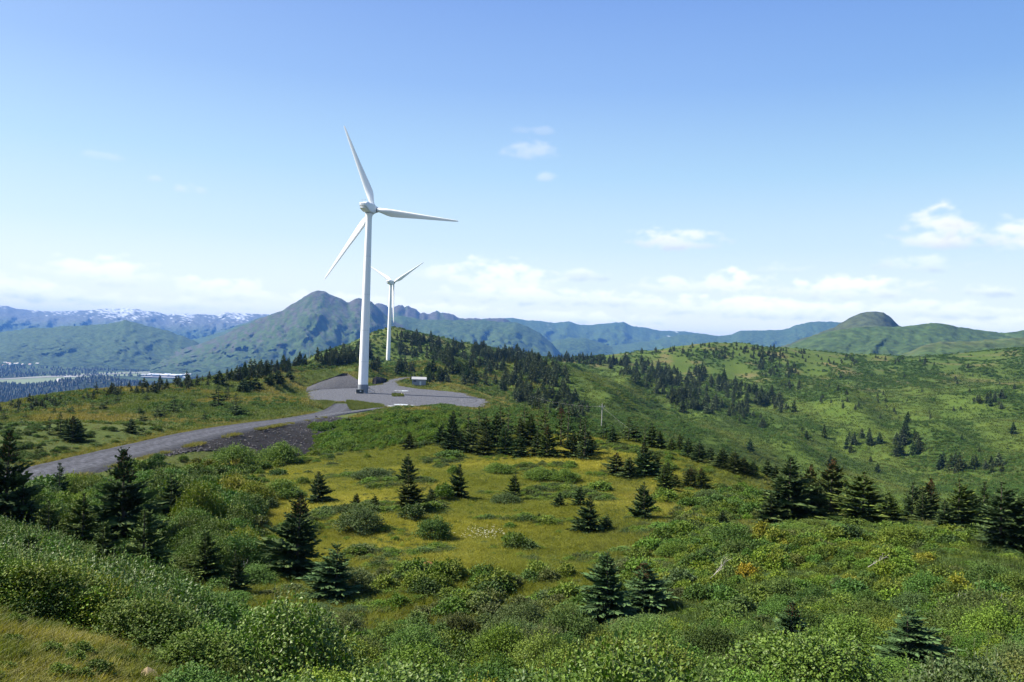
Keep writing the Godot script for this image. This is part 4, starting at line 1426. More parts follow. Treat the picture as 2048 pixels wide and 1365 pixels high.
	s.call(1545, 985, 1540, 1052, 66, 66, "low bushy spruce filling the road end of the clump behind the mound", false, 0)
	s.call(1640, 965, 1630, 1040, 64, 80, "bushy green spruce low in the middle of the clump", false, 0)
	s.call(1780, 985, 1776, 1048, 66, 60, "small spruce tucked against the very broad one", false, 2)
	s.call(1848, 985, 1846, 1040, 68, 50, "low green spruce filling the gap below the brown-topped one", false, 0)
	s.call(1945, 985, 1944, 1060, 60, 70, "bushy dark spruce joining the slender one and the big broad dark one", false, 1)
	s.call(1890, 1000, 1888, 1066, 59, 56, "small dark spruce on the mound's outer shoulder", false, 1)
	s.call(1330, 930, 1326, 985, 90, 40, "bushy spruce at the upper corner of the small ochre clearing", false, 2)
	# the stand under the pad
	spruce_row([[906, 821, 902, 46], [935, 824, 898, 36], [884, 845, 890, 34], [945, 848, 908, 44], [972, 829, 893, 46], [993, 824, 894, 44], [1017, 816, 880, 40], [972, 859, 914, 46], [1041, 835, 894, 40], [1061, 828, 884, 42], [1075, 859, 914, 46],
		[1095, 848, 917, 46], [1123, 813, 894, 40], [1136, 811, 886, 36], [1160, 836, 914, 48], [1106, 893, 914, 24], [920, 858, 906, 36], [1012, 852, 912, 46], [1038, 868, 916, 42], [1145, 862, 916, 44], [1178, 866, 910, 36], [958, 812, 868, 32], [1002, 806, 858, 30], [1050, 806, 862, 32], [1090, 812, 870, 34]],
		150, "dark green spruce in the dense stand under the pad, %s from its road end", "spruces of the dense stand under the pad", [1095, 1123])
	# the row along the edge of the drop
	spruce_row([[1259, 834, 884, 42], [1273, 844, 886, 34], [1304, 848, 898, 36], [1290, 850, 882, 24], [1342, 876, 906, 24], [1360, 868, 897, 26], [1376, 876, 918, 36], [1398, 882, 928, 44, 2], [1421, 893, 926, 30], [1447, 896, 936, 46], [1470, 901, 946, 40], [1287, 883, 955, 54],
		[1234, 905, 951, 58], [1337, 924, 968, 40, -4], [1353, 950, 978, 36], [1382, 935, 978, 40], [1402, 936, 976, 40], [1170, 834, 921, 40], [1224, 852, 876, 30], [1208, 842, 880, 34], [1320, 862, 900, 26], [1490, 912, 948, 30], [1508, 920, 952, 26], [1260, 915, 958, 46], [1310, 905, 952, 40]],
		125, "spruce in the ragged row along the drop to the valley, %s from the stand", "spruces along the edge of the drop", [1287, 1337, 1402, 1382, 1234])
	# beyond the road
	spruce_row([[6, 822, 843, 22, 0, 240], [35, 820, 830, 14, 0, 240], [50, 824, 838, 18, 0, 220], [98, 832, 868, 20], [108, 814, 830, 16, 0, 220], [121, 824, 868, 24], [145, 832, 884, 50, 2, 130], [132, 838, 874, 22], [156, 838, 872, 22], [143, 812, 830, 20, 0, 220], [184, 806, 819, 16, 0, 240], [203, 804, 820, 22, 0, 240],
		[213, 793, 812, 20, 0, 260], [235, 793, 807, 18, 0, 260], [260, 836, 866, 30], [286, 827, 849, 30], [278, 813, 828, 18, 0, 200], [314, 812, 838, 24, 0, 180], [328, 810, 836, 26, 0, 180], [347, 796, 826, 26, 0, 190], [361, 803, 820, 18, 0, 200], [383, 802, 818, 14, 0, 220], [293, 789, 801, 18, 0, 260], [408, 822, 844, 14]],
		155, "dark spruce on the grass slope beyond the road, %s counting towards the pad", "spruces on the slope beyond the road", [145], 1)
	spruce_row([[437, 768, 818, 38, 0, 215], [472, 786, 833, 46, 0, 190], [557, 741, 767, 28, 0, 330], [497, 750, 782, 22, 0, 300], [512, 753, 779, 22, 0, 300], [439, 741, 767, 22, 0, 330], [455, 770, 800, 20, 0, 240], [540, 748, 770, 20, 0, 330], [485, 760, 786, 24, 0, 280], [578, 742, 760, 18, 0, 350]],
		260, "larger dark spruce of the groups above the road, %s counting towards the gravel mound", "spruces in groups above the road", [], 1)
	s.call(829, 747, 829, 767, 430, 10, "small dark spruce at the service building's window side")
	s.call(842, 750, 842, 768, 430, 9, "small spruce right before the service building's middle")
	s.call(855, 746, 855, 767, 430, 12, "spruce hiding the service building's far corner")
	# zones of small ones, largest in the picture first
	spruce_zone(1040, 790, 90, 26, 0.42, 46, Vector2(22, 34), Vector2(200, 420), 22, "spruce on the slope falling away beside the pad's outer rim", "spruces beside the pad's outer rim")
	spruce_zone(900, 757, 60, 13, 0.1, 34, Vector2(20, 30), Vector2(330, 640), 20, "spruce in the belt between the service building and the pad", "spruces between building and pad")
	spruce_zone(838, 765, 24, 3, 0.05, 9, Vector2(12, 19), Vector2(380, 480), 6, "young spruce in front of the pale service building", "young spruces before the building")
	spruce_zone(1355, 795, 44, 26, 0.6, 34, Vector2(20, 30), Vector2(380, 1000), 16, "spruce of the dark diagonal tongue on the valley's far side", "spruces of the diagonal tongue")
	spruce_zone(1480, 785, 110, 15, 0.35, 60, Vector2(16, 26), Vector2(380, 1100), 16, "spruce of the long band below the valley's far ridge", "spruces of the long band")
	spruce_zone(1805, 893, 36, 22, 0.2, 16, Vector2(24, 34), Vector2(280, 700), 10, "spruce of the cluster on the valley floor's green knolls", "spruces of the valley floor cluster")
	spruce_zone(1905, 938, 28, 10, 0.0, 9, Vector2(28, 36), Vector2(280, 600), 7, "spruce of the tight clump low on the valley's far side", "spruces of the tight valley clump")
	spruce_zone(1985, 938, 50, 10, 0.0, 9, Vector2(26, 36), Vector2(280, 600), 6, "spruce of the loose line low on the valley's far side", "spruces of the loose valley line")
	spruce_zone(1725, 885, 40, 9, 0.1, 9, Vector2(18, 26), Vector2(280, 700), 5, "spruce of the small group above the valley floor's knolls", "spruces of the small valley group")
	spruce_zone(1990, 806, 40, 12, 0.1, 12, Vector2(14, 20), Vector2(380, 900), 4, "spruce of the line on the far side's steep green flank", "spruces on the steep green flank")
	for e in [[1817, 848], [1610, 880], [1560, 826], [1605, 866], [1690, 898], [1960, 905], [1700, 905], [1650, 875], [1590, 826], [1740, 925], [1660, 935], [1840, 905], [1925, 880], [2030, 870], [1755, 945], [1500, 905]]:
		spruce_zone(e[0], e[1], 3, 2, 0, 1, Vector2(18, 28), Vector2(250, 900), 1, "lone spruce dotted on the side valley's open green slopes", "lone spruces in the side valley")
	spruce_zone(560, 738, 110, 10, -0.22, 80, Vector2(18, 30), Vector2(280, 700), 24, "spruce on the skyline from the airfield to the gravel mound", "spruces on the near skyline")
	spruce_zone(300, 778, 130, 12, -0.10, 70, Vector2(14, 26), Vector2(200, 500), 18, "spruce on the skyline above the far airfield", "spruces above the airfield")
	spruce_zone(80, 812, 110, 10, -0.15, 40, Vector2(12, 22), Vector2(180, 420), 6, "spruce on the skyline above the far airfield", "spruces above the airfield")
	spruce_zone(700, 706, 40, 12, -0.3, 26, Vector2(14, 24), Vector2(450, 1000), 8, "spruce on the hill's flank behind the first tower", "spruces behind the first tower")
	spruce_zone(690, 724, 60, 7, -0.1, 36, Vector2(18, 28), Vector2(420, 1000), 8, "spruce in the belt behind the gravel mound", "spruces behind the gravel mound")
	spruce_zone(790, 740, 60, 9, 0.0, 34, Vector2(18, 26), Vector2(420, 1000), 8, "spruce in the belt at the far turbine's foot", "spruces at the far turbine's foot")
	spruce_zone(870, 705, 110, 24, 0.2, 90, Vector2(12, 22), Vector2(500, 1100), 8, "spruce on the turbine hill's wooded face", "spruces on the turbine hill")
	spruce_zone(1010, 715, 70, 12, 0.15, 90, Vector2(14, 24), Vector2(500, 1200), 6, "spruce on the shoulder of the turbine hill", "spruces on the hill's shoulder")
	spruce_zone(1085, 742, 60, 16, 0.35, 60, Vector2(16, 24), Vector2(380, 1200), 4, "spruce on the spur running down from the turbine hill", "spruces on the spur")
	spruce_zone(1150, 722, 110, 7, 0.05, 110, Vector2(9, 16), Vector2(600, 1300), 2, "small spruce on the saddle", "spruces on the saddle")
	spruce_zone(1075, 785, 110, 34, 0.42, 120, Vector2(16, 30), Vector2(190, 700), 0, "", "")
	spruce_zone(960, 745, 110, 22, 0.3, 30, Vector2(16, 26), Vector2(330, 1000), 0, "", "")
	spruce_zone(1330, 770, 130, 26, 0.45, 90, Vector2(14, 24), Vector2(380, 1000), 0, "", "")
	spruce_zone(1430, 800, 120, 22, 0.5, 60, Vector2(12, 22), Vector2(380, 1000), 0, "", "")
	spruce_zone(1290, 745, 80, 20, 0.2, 50, Vector2(10, 18), Vector2(500, 1200), 0, "", "")
	spruce_zone(1440, 705, 170, 14, 0.02, 130, Vector2(6, 12), Vector2(700, 1300), 0, "", "")
	spruce_zone(1560, 745, 60, 26, 0.5, 60, Vector2(7, 14), Vector2(600, 1300), 0, "", "")
	spruce_zone(1690, 722, 140, 10, 0.02, 50, Vector2(5, 10), Vector2(700, 1300), 0, "", "")
	spruce_zone(1800, 780, 240, 60, 0.0, 60, Vector2(6, 12), Vector2(400, 1200), 0, "", "")
	for label in zoned:
		var list: Array = zoned[label]
		list.sort_custom(func(a, b): return a[0] < b[0])
		for k in list.size():
			if list.size() > 1: list[k][1].set_meta("label", "%s, %s from left" % [label, nth(k)])
	var m := paint(0.7)
	for k in 3:
		scatter("spruce_wood", joined(far_crowns[k], far_trunk), m, rest_spruces[k], "small dark spruces spread over the far slopes and ridges")
	# the dark lowland forest round the airfield, and patches on the far hill's foot
	var wood := PackedFloat32Array()
	var cone := Bag.new()
	for k in 6:
		var a := TAU * k / 6
		var d := TAU * (k + 1) / 6
		for l in 2: cone.tri(Vector3(cos(a) * (0.34 - 0.14 * l), 0.05 + 0.36 * l, sin(a) * (0.34 - 0.14 * l)), Vector3(0, 0.72 + 0.28 * l, 0), Vector3(cos(d) * (0.34 - 0.14 * l), 0.05 + 0.36 * l, sin(d) * (0.34 - 0.14 * l)), Color(0.014, 0.026, 0.014))
	for k in 30000:
		var z := -2300.0 * pow(8000.0 / 2300.0, rng.randf())
		var x := z * rr(-0.06, 0.80)
		var u := 1024.0 + x / -z * F
		var v := 672.0 + 345.0 / -z * F - 0.035 * (1024 - u)
		if z > -5650 and z < -4500:
			# leave the airfield open
			var edge := lerpf(772, 757, clampf(u / 360.0, 0, 1))
			if v > 742 - 0.0 * u and v < edge and u < 372 and not (u > 165 and u < 290 and v > 750.5): continue
		if z < -5650 and fbm.get_noise_2d(x * 0.3, z * 0.3) < 0.08: continue
		var knoll := Vector2((x + 2190.0) / 520.0, (-z - 4150.0) / 420.0).length()
		var y := -352.0 + 75.0 * (1.0 - sstep(0.0, 1.0, knoll)) + 14.0 * fbm.get_noise_2d(x * 0.08, z * 0.08) * sstep(5600, 6600, -z)
		var h := rr(14, 26)
		var c := rr(0.7, 1.3)
		push_at(wood, Vector3(x, y - 1, z), rr(0, TAU), h * rr(0.9, 1.3), h, Color(c, c, c))
	scatter("lowland_forest", cone.mesh(), m, wood, "dark conifer forest covering the lowland round the airfield")

# ---------- shrubs, brush and grass ----------
var shrub_kinds: Array = []     # [near meshes, mid meshes] by kind
var shrubs := 0
var rest_shrubs: Dictionary = {}

func grow_shrubs() -> void:
	rng.seed = 77
	var looks := [[Color(0.118, 0.182, 0.026), Color(0.048, 0.092, 0.015)], [Color(0.080, 0.138, 0.026), Color(0.036, 0.074, 0.017)], [Color(0.160, 0.185, 0.022), Color(0.062, 0.100, 0.016)], [Color(0.078, 0.112, 0.034), Color(0.036, 0.062, 0.020)], [Color(0.25, 0.235, 0.028), Color(0.10, 0.12, 0.016)]]
	for k in 5:
		var near := []
		var big := []
		var mid := []
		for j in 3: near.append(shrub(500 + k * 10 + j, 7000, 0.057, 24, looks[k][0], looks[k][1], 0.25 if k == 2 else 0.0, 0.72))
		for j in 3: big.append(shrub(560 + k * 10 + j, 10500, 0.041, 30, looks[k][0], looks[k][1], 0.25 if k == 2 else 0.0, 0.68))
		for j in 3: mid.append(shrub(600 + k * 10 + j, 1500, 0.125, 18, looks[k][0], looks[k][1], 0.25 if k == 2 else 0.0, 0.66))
		shrub_kinds.append([near, mid, big])
	var low: Array = []
	for k in 3: low.append(shrub(700 + k, 210, 0.25, 8, Color(0.074, 0.128, 0.024), Color(0.040, 0.078, 0.018)))
	var tree_free := func(x: float, z: float, r: float) -> bool:
		for e in shadowed:
			if Vector2(x - e.x, z - e.y).length() < e.z + r: return false
		return true
	# low growth in front of the single spruces
	var standing := shadowed.filter(func(q): return -q.y > 37.0 or (-q.y < 30.0 and q.x > 0.0))
	var open_view := func(x: float, d: float) -> float:
		for q in standing:
			var dd: float = -q.y - d
			if dd > -1.0 and dd < 9.0 and absf(x / d - q.x / -q.y) * d < q.z * 1.6 + 0.4: return 0.42
		return 1.0
	# single shrubs seen one by one in the photograph: [u, v, half width px, height px, kind, label]
	for e in [[395, 1065, 62, 88, 2, "round yellow-green shrub lit from the side between the big dark spruce and the meadow"], [720, 1065, 62, 46, 3, "low grey-green willow shrub in the meadow in front of two small spruces"], [868, 1080, 48, 42, 1, "wide dark green shrub in the meadow under the ragged leaning spruce"],
		[824, 1042, 34, 32, 3, "rounded shrub touching the ragged leaning spruce's foot"], [1022, 1088, 24, 20, 0, "small bright green shrub alone in the lower meadow"], [1012, 1010, 40, 22, 3, "low shrub spreading at the short pale-tipped spruce's foot"], [885, 1002, 26, 32, 0, "shrub on the shade side of the low bushy spruce"],
		[745, 962, 52, 24, 3, "flat grey-green shrub patch at the upper meadow towards the road"], [900, 918, 38, 16, 1, "flat dark shrub patch on the upper meadow below the stand"], [1000, 950, 40, 22, 0, "shrub in front of the dense stand's road end"], [1080, 960, 44, 22, 0, "shrub patch in front of the dense stand's middle"],
		[1130, 965, 40, 24, 0, "shrub patch below the dense stand's valley end"], [1200, 985, 36, 20, 0, "bright shrub beside the broad shapely spruce's clearing"], [1345, 1120, 44, 34, 0, "bright green shrub where meadow and brush meet"], [1465, 1100, 56, 46, 1, "dark round shrub with a yellow-leaved neighbour"],
		[1523, 1082, 24, 34, 4, "shrub with turning yellow leaves beside the dark round one"], [1570, 1098, 22, 16, 4, "low clump of yellow leaves on the mound's flank"], [1850, 1130, 30, 22, 4, "patch of yellow leaves on the mound's near slope"], [560, 1000, 60, 36, 0, "bright shrub between the road bank and the meadow"],
		[470, 940, 70, 46, 0, "tall leafy shrub below the stony bank"], [560, 930, 56, 40, 0, "leafy shrub at the stony bank's foot near its corner"], [690, 905, 40, 24, 0, "shrub by the lower corner of the stony bank"], [1420, 1010, 44, 26, 3, "grey-green shrub uphill of the small round dark spruce"], [1330, 1005, 36, 24, 0, "shrub behind the broad shapely spruce towards the drop"]]:
		var p := on_ground(e[0], e[1])
		if p == Vector3.INF: continue
		var d := -p.z
		set_shrub(p, e[2] * d / F, e[3] * d / F * 1.1, e[4], e[5], "")
		shadowed.append(Vector3(p.x, p.z, e[2] * d / F * 0.6))
	# thickets: the nearest are things, the rest one mass
	var spots: Array = []
	var room := {}
	var tries := 0
	while spots.size() < 9500 and tries < 150000:
		tries += 1
		var d := 6.6 * pow(150.0 / 6.6, rng.randf())
		var u := rr(-0.95, 0.95) if tries % 3 else rr(0.15, 0.95)
		var x := u * d
		var z := -d
		var px := 1024.0 + u * F
		if x < -36.0 and road_at(x, z).x < 6.5: continue
		if x < -36.0 and z < -108 and z > -206 and x > -60: continue
		var m := meadow(x, z)
		var n := fn.get_noise_2d(x * 3.5 + 40, z * 3.5) * 0.5 + 0.5
		if rng.randf() < m * 0.985: continue
		var tall := 1.3
		var kind := 0
		var group := ""
		if px < 520:
			if d < 9.0 + 3.0 * n and px < 400: continue
			tall = rr(0.9, 2.3) * sstep(6.0, 24.0, d) + rr(0.3, 0.5)
			kind = 1 if n < 0.60 or rng.randf() < 0.5 else 0 if n < 0.66 else 2
			group = "shrubs of the thicket below the road"
			if d > 80: tall *= 0.6
			if x < -52.0: tall *= 0.5
		elif d < 42 and px < 1330:
			tall = rr(0.7, 2.0) if d > 9 else rr(0.6, 1.1)
			tall *= 0.65 + 0.65 * n
			kind = [1, 0, 0, 2][rng.randi_range(0, 3)] if d > 10 else 0
			if d > 30: kind = 3 if rng.randf() < 0.6 else 1
			if d > 36: tall *= 0.7
			group = "glossy shrubs along the picture's lower edge"
		elif px >= 1330 and d < 24 + 10.0 * n:
			tall = rr(0.45, 1.55) * (0.55 + 0.8 * n)
			kind = [1, 0, 0, 3, 1][rng.randi_range(0, 4)]
			group = "glossy shrubs along the picture's lower edge"
		elif px >= 1330 and d < 75:
			tall = lerpf(0.3, 1.2, n) * rr(0.6, 1.3)
			if rng.randf() < 0.08: tall *= 1.5
			kind = 1 if n > 0.52 and rng.randf() < 0.75 else 4 if rng.randf() < 0.012 else [0, 0, 2, 1, 3, 0][rng.randi_range(0, 5)]
			if kind == 2 and rng.randf() < 0.4: kind = 0
			group = "low brush on the mound's slopes"
		else:
			tall = rr(0.5, 1.3)
			kind = [0, 0, 3, 1][rng.randi_range(0, 3)]
			if n < 0.36: continue
			group = "shrubs beyond the meadow"
		var r := tall * rr(0.75, 1.1) + 0.15
		if not tree_free.call(x, z, r * 0.3): continue
		tall *= open_view.call(x, d)
		if d < 45.0 and px > 350:
			# plants of the thicket keep some room, so that deep gaps stay between them
			var cell := Vector2i(int(floor(x / 1.6)), int(floor(z / 1.6)))
			var crowded := false
			for q in 9:
				for o in room.get(cell + Vector2i(q % 3 - 1, q / 3 - 1), []):
					if Vector2(x - o.x, z - o.y).length() < 0.53 * (r + o.z): crowded = true
			if crowded: continue
			if not room.has(cell): room[cell] = []
			room[cell].append(Vector3(x, z, r))
		spots.append([d, x, z, r, tall, kind, group])
	spots.sort_custom(func(a, b): return a[3] / a[0] * (2.0 if a[0] < 40 else 1.0) > b[3] / b[0] * (2.0 if b[0] < 40 else 1.0))
	var say := {"shrubs of the thicket below the road": "green leafy shrub of the tall thicket between the spruces below the road", "glossy shrubs along the picture's lower edge": "glossy small-leaved shrub of the thicket along the bottom of the meadow",
		"low brush on the mound's slopes": "low leafy shrub of the mixed brush covering the mound's slopes", "shrubs beyond the meadow": "leafy shrub in the loose brush round the meadow's rim"}
	for e in spots:
		var p := Vector3(e[1], ground(e[1], e[2]) - 0.05, e[2])
		if shrubs < 130 and e[6] != "low brush on the mound's slopes":
			set_shrub(p, e[3], e[4], e[5], shrub_words(p, e[4], e[5], say[e[6]]), e[6])
		else:
			var key := Vector2i(e[5], rng.randi_range(0, 2) + (3 if e[0] > 32.0 * e[3] else 6 if e[3] > 0.85 and e[0] < 24.0 * e[3] else 0))
			if not rest_shrubs.has(key): rest_shrubs[key] = PackedFloat32Array()
			var b: PackedFloat32Array = rest_shrubs[key]
			var c := rr(0.8, 1.2)
			c *= rr(0.8, 1.25)
			push_at(b, p, rr(0, TAU), e[3], e[4], Color(c * rr(0.85, 1.3), c, c * rr(0.7, 1.2)))
			rest_shrubs[key] = b
	var ranks := {}
	for o in get_children():
		if o.has_meta("group") and o.get_meta("label", "") in say.values():
			var d: float = -o.position.z
			var rank := "front" if d < 9 else "second" if d < 12 else "third" if d < 16 else "fourth" if d < 23 else "hindmost"
			var key: String = "%s|%s" % [o.get_meta("label"), rank]
			if not ranks.has(key): ranks[key] = []
			ranks[key].append(o)
	for key in ranks:
		var list: Array = ranks[key]
		list.sort_custom(func(a, b): return a.position.x / a.position.z > b.position.x / b.position.z)
		var words: PackedStringArray = key.split("|")
		for k in list.size():
			var base: String = {"green leafy shrub of the tall thicket between the spruces below the road": "leafy shrub of the tall thicket below the road", "glossy small-leaved shrub of the thicket along the bottom of the meadow": "glossy shrub of the thicket along the bottom", "leafy shrub in the loose brush round the meadow's rim": "leafy shrub round the meadow's rim"}.get(words[0], words[0])
			list[k].set_meta("label", "%s, %s rank, %s from left" % [base, words[1], nth(k)])
	for key in rest_shrubs:
		var pair: Array = shrub_kinds[key.x][key.y / 3][key.y % 3]
		scatter("thicket_brush", joined(pair[0], pair[1]), m_leaf, rest_shrubs[key], "mixed leafy brush filling the slopes round the meadow")
	# tall green growth on the bank under the pad
	var bank := PackedFloat32Array()
	var bank_dark := PackedFloat32Array()
	for k in 3600:
		var uu := rr(618, 915)
		var p := on_ground(uu, rr(822, 910))
		if p == Vector3.INF or -p.z < 132 or -p.z > 285 or pad_distance(p.x, p.z) < 1.5: continue
		if p.x < -30 and road_at(p.x, p.z).x < 6.0: continue
		var n := fn.get_noise_2d(p.x * 5.0, p.z * 2.5) * 0.5 + 0.5
		if uu < 650 and n < 0.5: continue
		var c := rr(0.8, 1.3)
		var t := lerpf(0.4, 2.8, n * n) * rr(0.7, 1.25) * (1.0 - 0.55 * sstep(235, 275, -p.z))
		if -p.z < 150 and rng.randf() < 0.5: continue
		var line := lerpf(844, 824, clampf((uu - 640) / 130.0, 0, 1)) if uu < 770 else 820.0
		if pix(p + Vector3(0, t, 0)).y < line: continue
		push_at(bank_dark if n > 0.55 and k % 2 else bank, p, rr(0, TAU), t * rr(0.6, 1.1), t, Color(c * rr(0.9, 1.3), c * 1.05, c * 0.9))
	scatter("bank_brush", shrub_kinds[0][1][0][0], m_leaf, bank, "dense bright green growth on the bank under the turbine pad")
	scatter("bank_brush", shrub_kinds[1][1][1][0], m_leaf, bank_dark, "darker leafy clumps on the bank under the turbine pad")
	# low willow and dwarf growth mottling the meadow
	var dwarf := PackedFloat32Array()
	var dwarf_pale := PackedFloat32Array()
	for k in 26000:
		var d := 40.0 * pow(138.0 / 40.0, rng.randf())
		var u := rr(-0.40, 0.34)
		var x := u * d
		var z := -d
		if x < -40.0 and d > 78: continue
		var n := fn.get_noise_2d(x * 3.2 - 70, z * 3.2) * 0.5 + 0.5 + 0.25 * fn.get_noise_2d(x * 9.0, z * 9.0)
		if rng.randf() > sstep(0.46, 0.74, n) * 0.9 + 0.04: continue
		var t := rr(0.10, 0.34) * (1.0 + 1.6 * sstep(0.58, 0.85, n))
		var c := rr(0.8, 1.3)
		push_at(dwarf if k % 3 else dwarf_pale, Vector3(x, ground(x, z) - 0.03, z), rr(0, TAU), t * rr(1.0, 1.9), t, Color(c * rr(0.9, 1.2), c, c * 0.95))
	scatter("meadow_brush", shrub_kinds[3][1][1][0], m_leaf, dwarf, "low grey-green dwarf shrubs mottling the wet meadow")
	scatter("meadow_brush", shrub_kinds[0][1][2][0], m_leaf, dwarf_pale, "low bright green dwarf shrubs mottling the wet meadow")
	# brush over all the slopes
	var brush: Array = [PackedFloat32Array(), PackedFloat32Array(), PackedFloat32Array()]
	for k in 230000:
		var d := 135.0 * pow(1250.0 / 135.0, pow(rng.randf(), 0.8))
		var u := rr(-0.85, 0.85)
		var x := u * d
		var z := -d
		if -z < 300 and x < -36 and x > -66: continue
		if -z > 250 and -z < 500 and x > -130 and x < 60 and pad_distance(x, z) < 2.5: continue
		var w := brushy(x, z)
		var keep := sstep(0.38, 0.82, w) * 0.9 if x > 0.0 else sstep(0.50, 0.90, w) * 0.8
		if u > -0.2 and u < 0.02 and d > 450: keep = maxf(keep, 0.45)
		if rng.randf() > keep * 0.9 + 0.015: continue
		var y := ground(x, z)
		if y > -999 and d > 1150 and x < -100: continue
		var t := rr(0.4, 1.3) * (0.5 + d / 1000.0)
		var c := rr(0.85, 1.2)
		push_at(brush[k % 3], Vector3(x, y - 0.1, z), rr(0, TAU), t * rr(1.1, 1.7), t, Color(c * rr(0.85, 1.1), c, c * rr(0.85, 1.1)))
	for k in 3: scatter("slope_brush", low[k][0], m_leaf, brush[k], "low green brush mottling the hillsides")

func pix(p: Vector3) -> Vector2:
	var q := cam_basis.inverse() * p
	return Vector2(1024.0 + q.x / -q.z * F, 682.5 - q.y / -q.z * F)

func shrub_words(p: Vector3, tall: float, kind: int, plain: String) -> String:
	var q := cam_basis.inverse() * p
	var u := 1024.0 + q.x / -q.z * F
	var v := 682.5 - q.y / -q.z * F
	var best := 1e9
	var near: Array = []
	for e in landmarks:
		var d := Vector2(e[0] - u, (e[1] - v) * 1.6).length()
		if d < best:
			best = d
			near = e
	if best > 150.0: return plain
	var side := "downhill of" if v > near[1] + 22 else "uphill of" if v < near[1] - 22 else "close beside"
	var reach := "right" if best < 45 else "a little" if best < 95 else "some way"
	if side == "close beside": reach = "standing" if best < 70 else "growing"
	var label := "%s %s shrub %s %s the %s" % ["tall" if tall > 1.5 else "knee-high" if tall < 0.7 else "waist-high", ["fresh green", "dark green", "yellow-green", "grey-green", "yellow"][kind], reach, side, near[2]]
	if said.has(label): return plain
	said[label] = true
	return label

func set_shrub(p: Vector3, r: float, tall: float, kind: int, label: String, group: String) -> void:
	var o := thing("leafy_shrub", p, label, "shrub", group, rr(0, TAU))
	var pair: Array = shrub_kinds[kind][1 if -p.z > 40.0 * r else 2 if r > 0.85 and -p.z < 24.0 * r else 0][rng.randi_range(0, 2)]
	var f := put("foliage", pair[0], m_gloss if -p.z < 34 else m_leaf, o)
	var s := put("stems", pair[1], m_bark, o)
	f.scale = Vector3(r, tall, r)
	s.scale = f.scale
	shrubs += 1

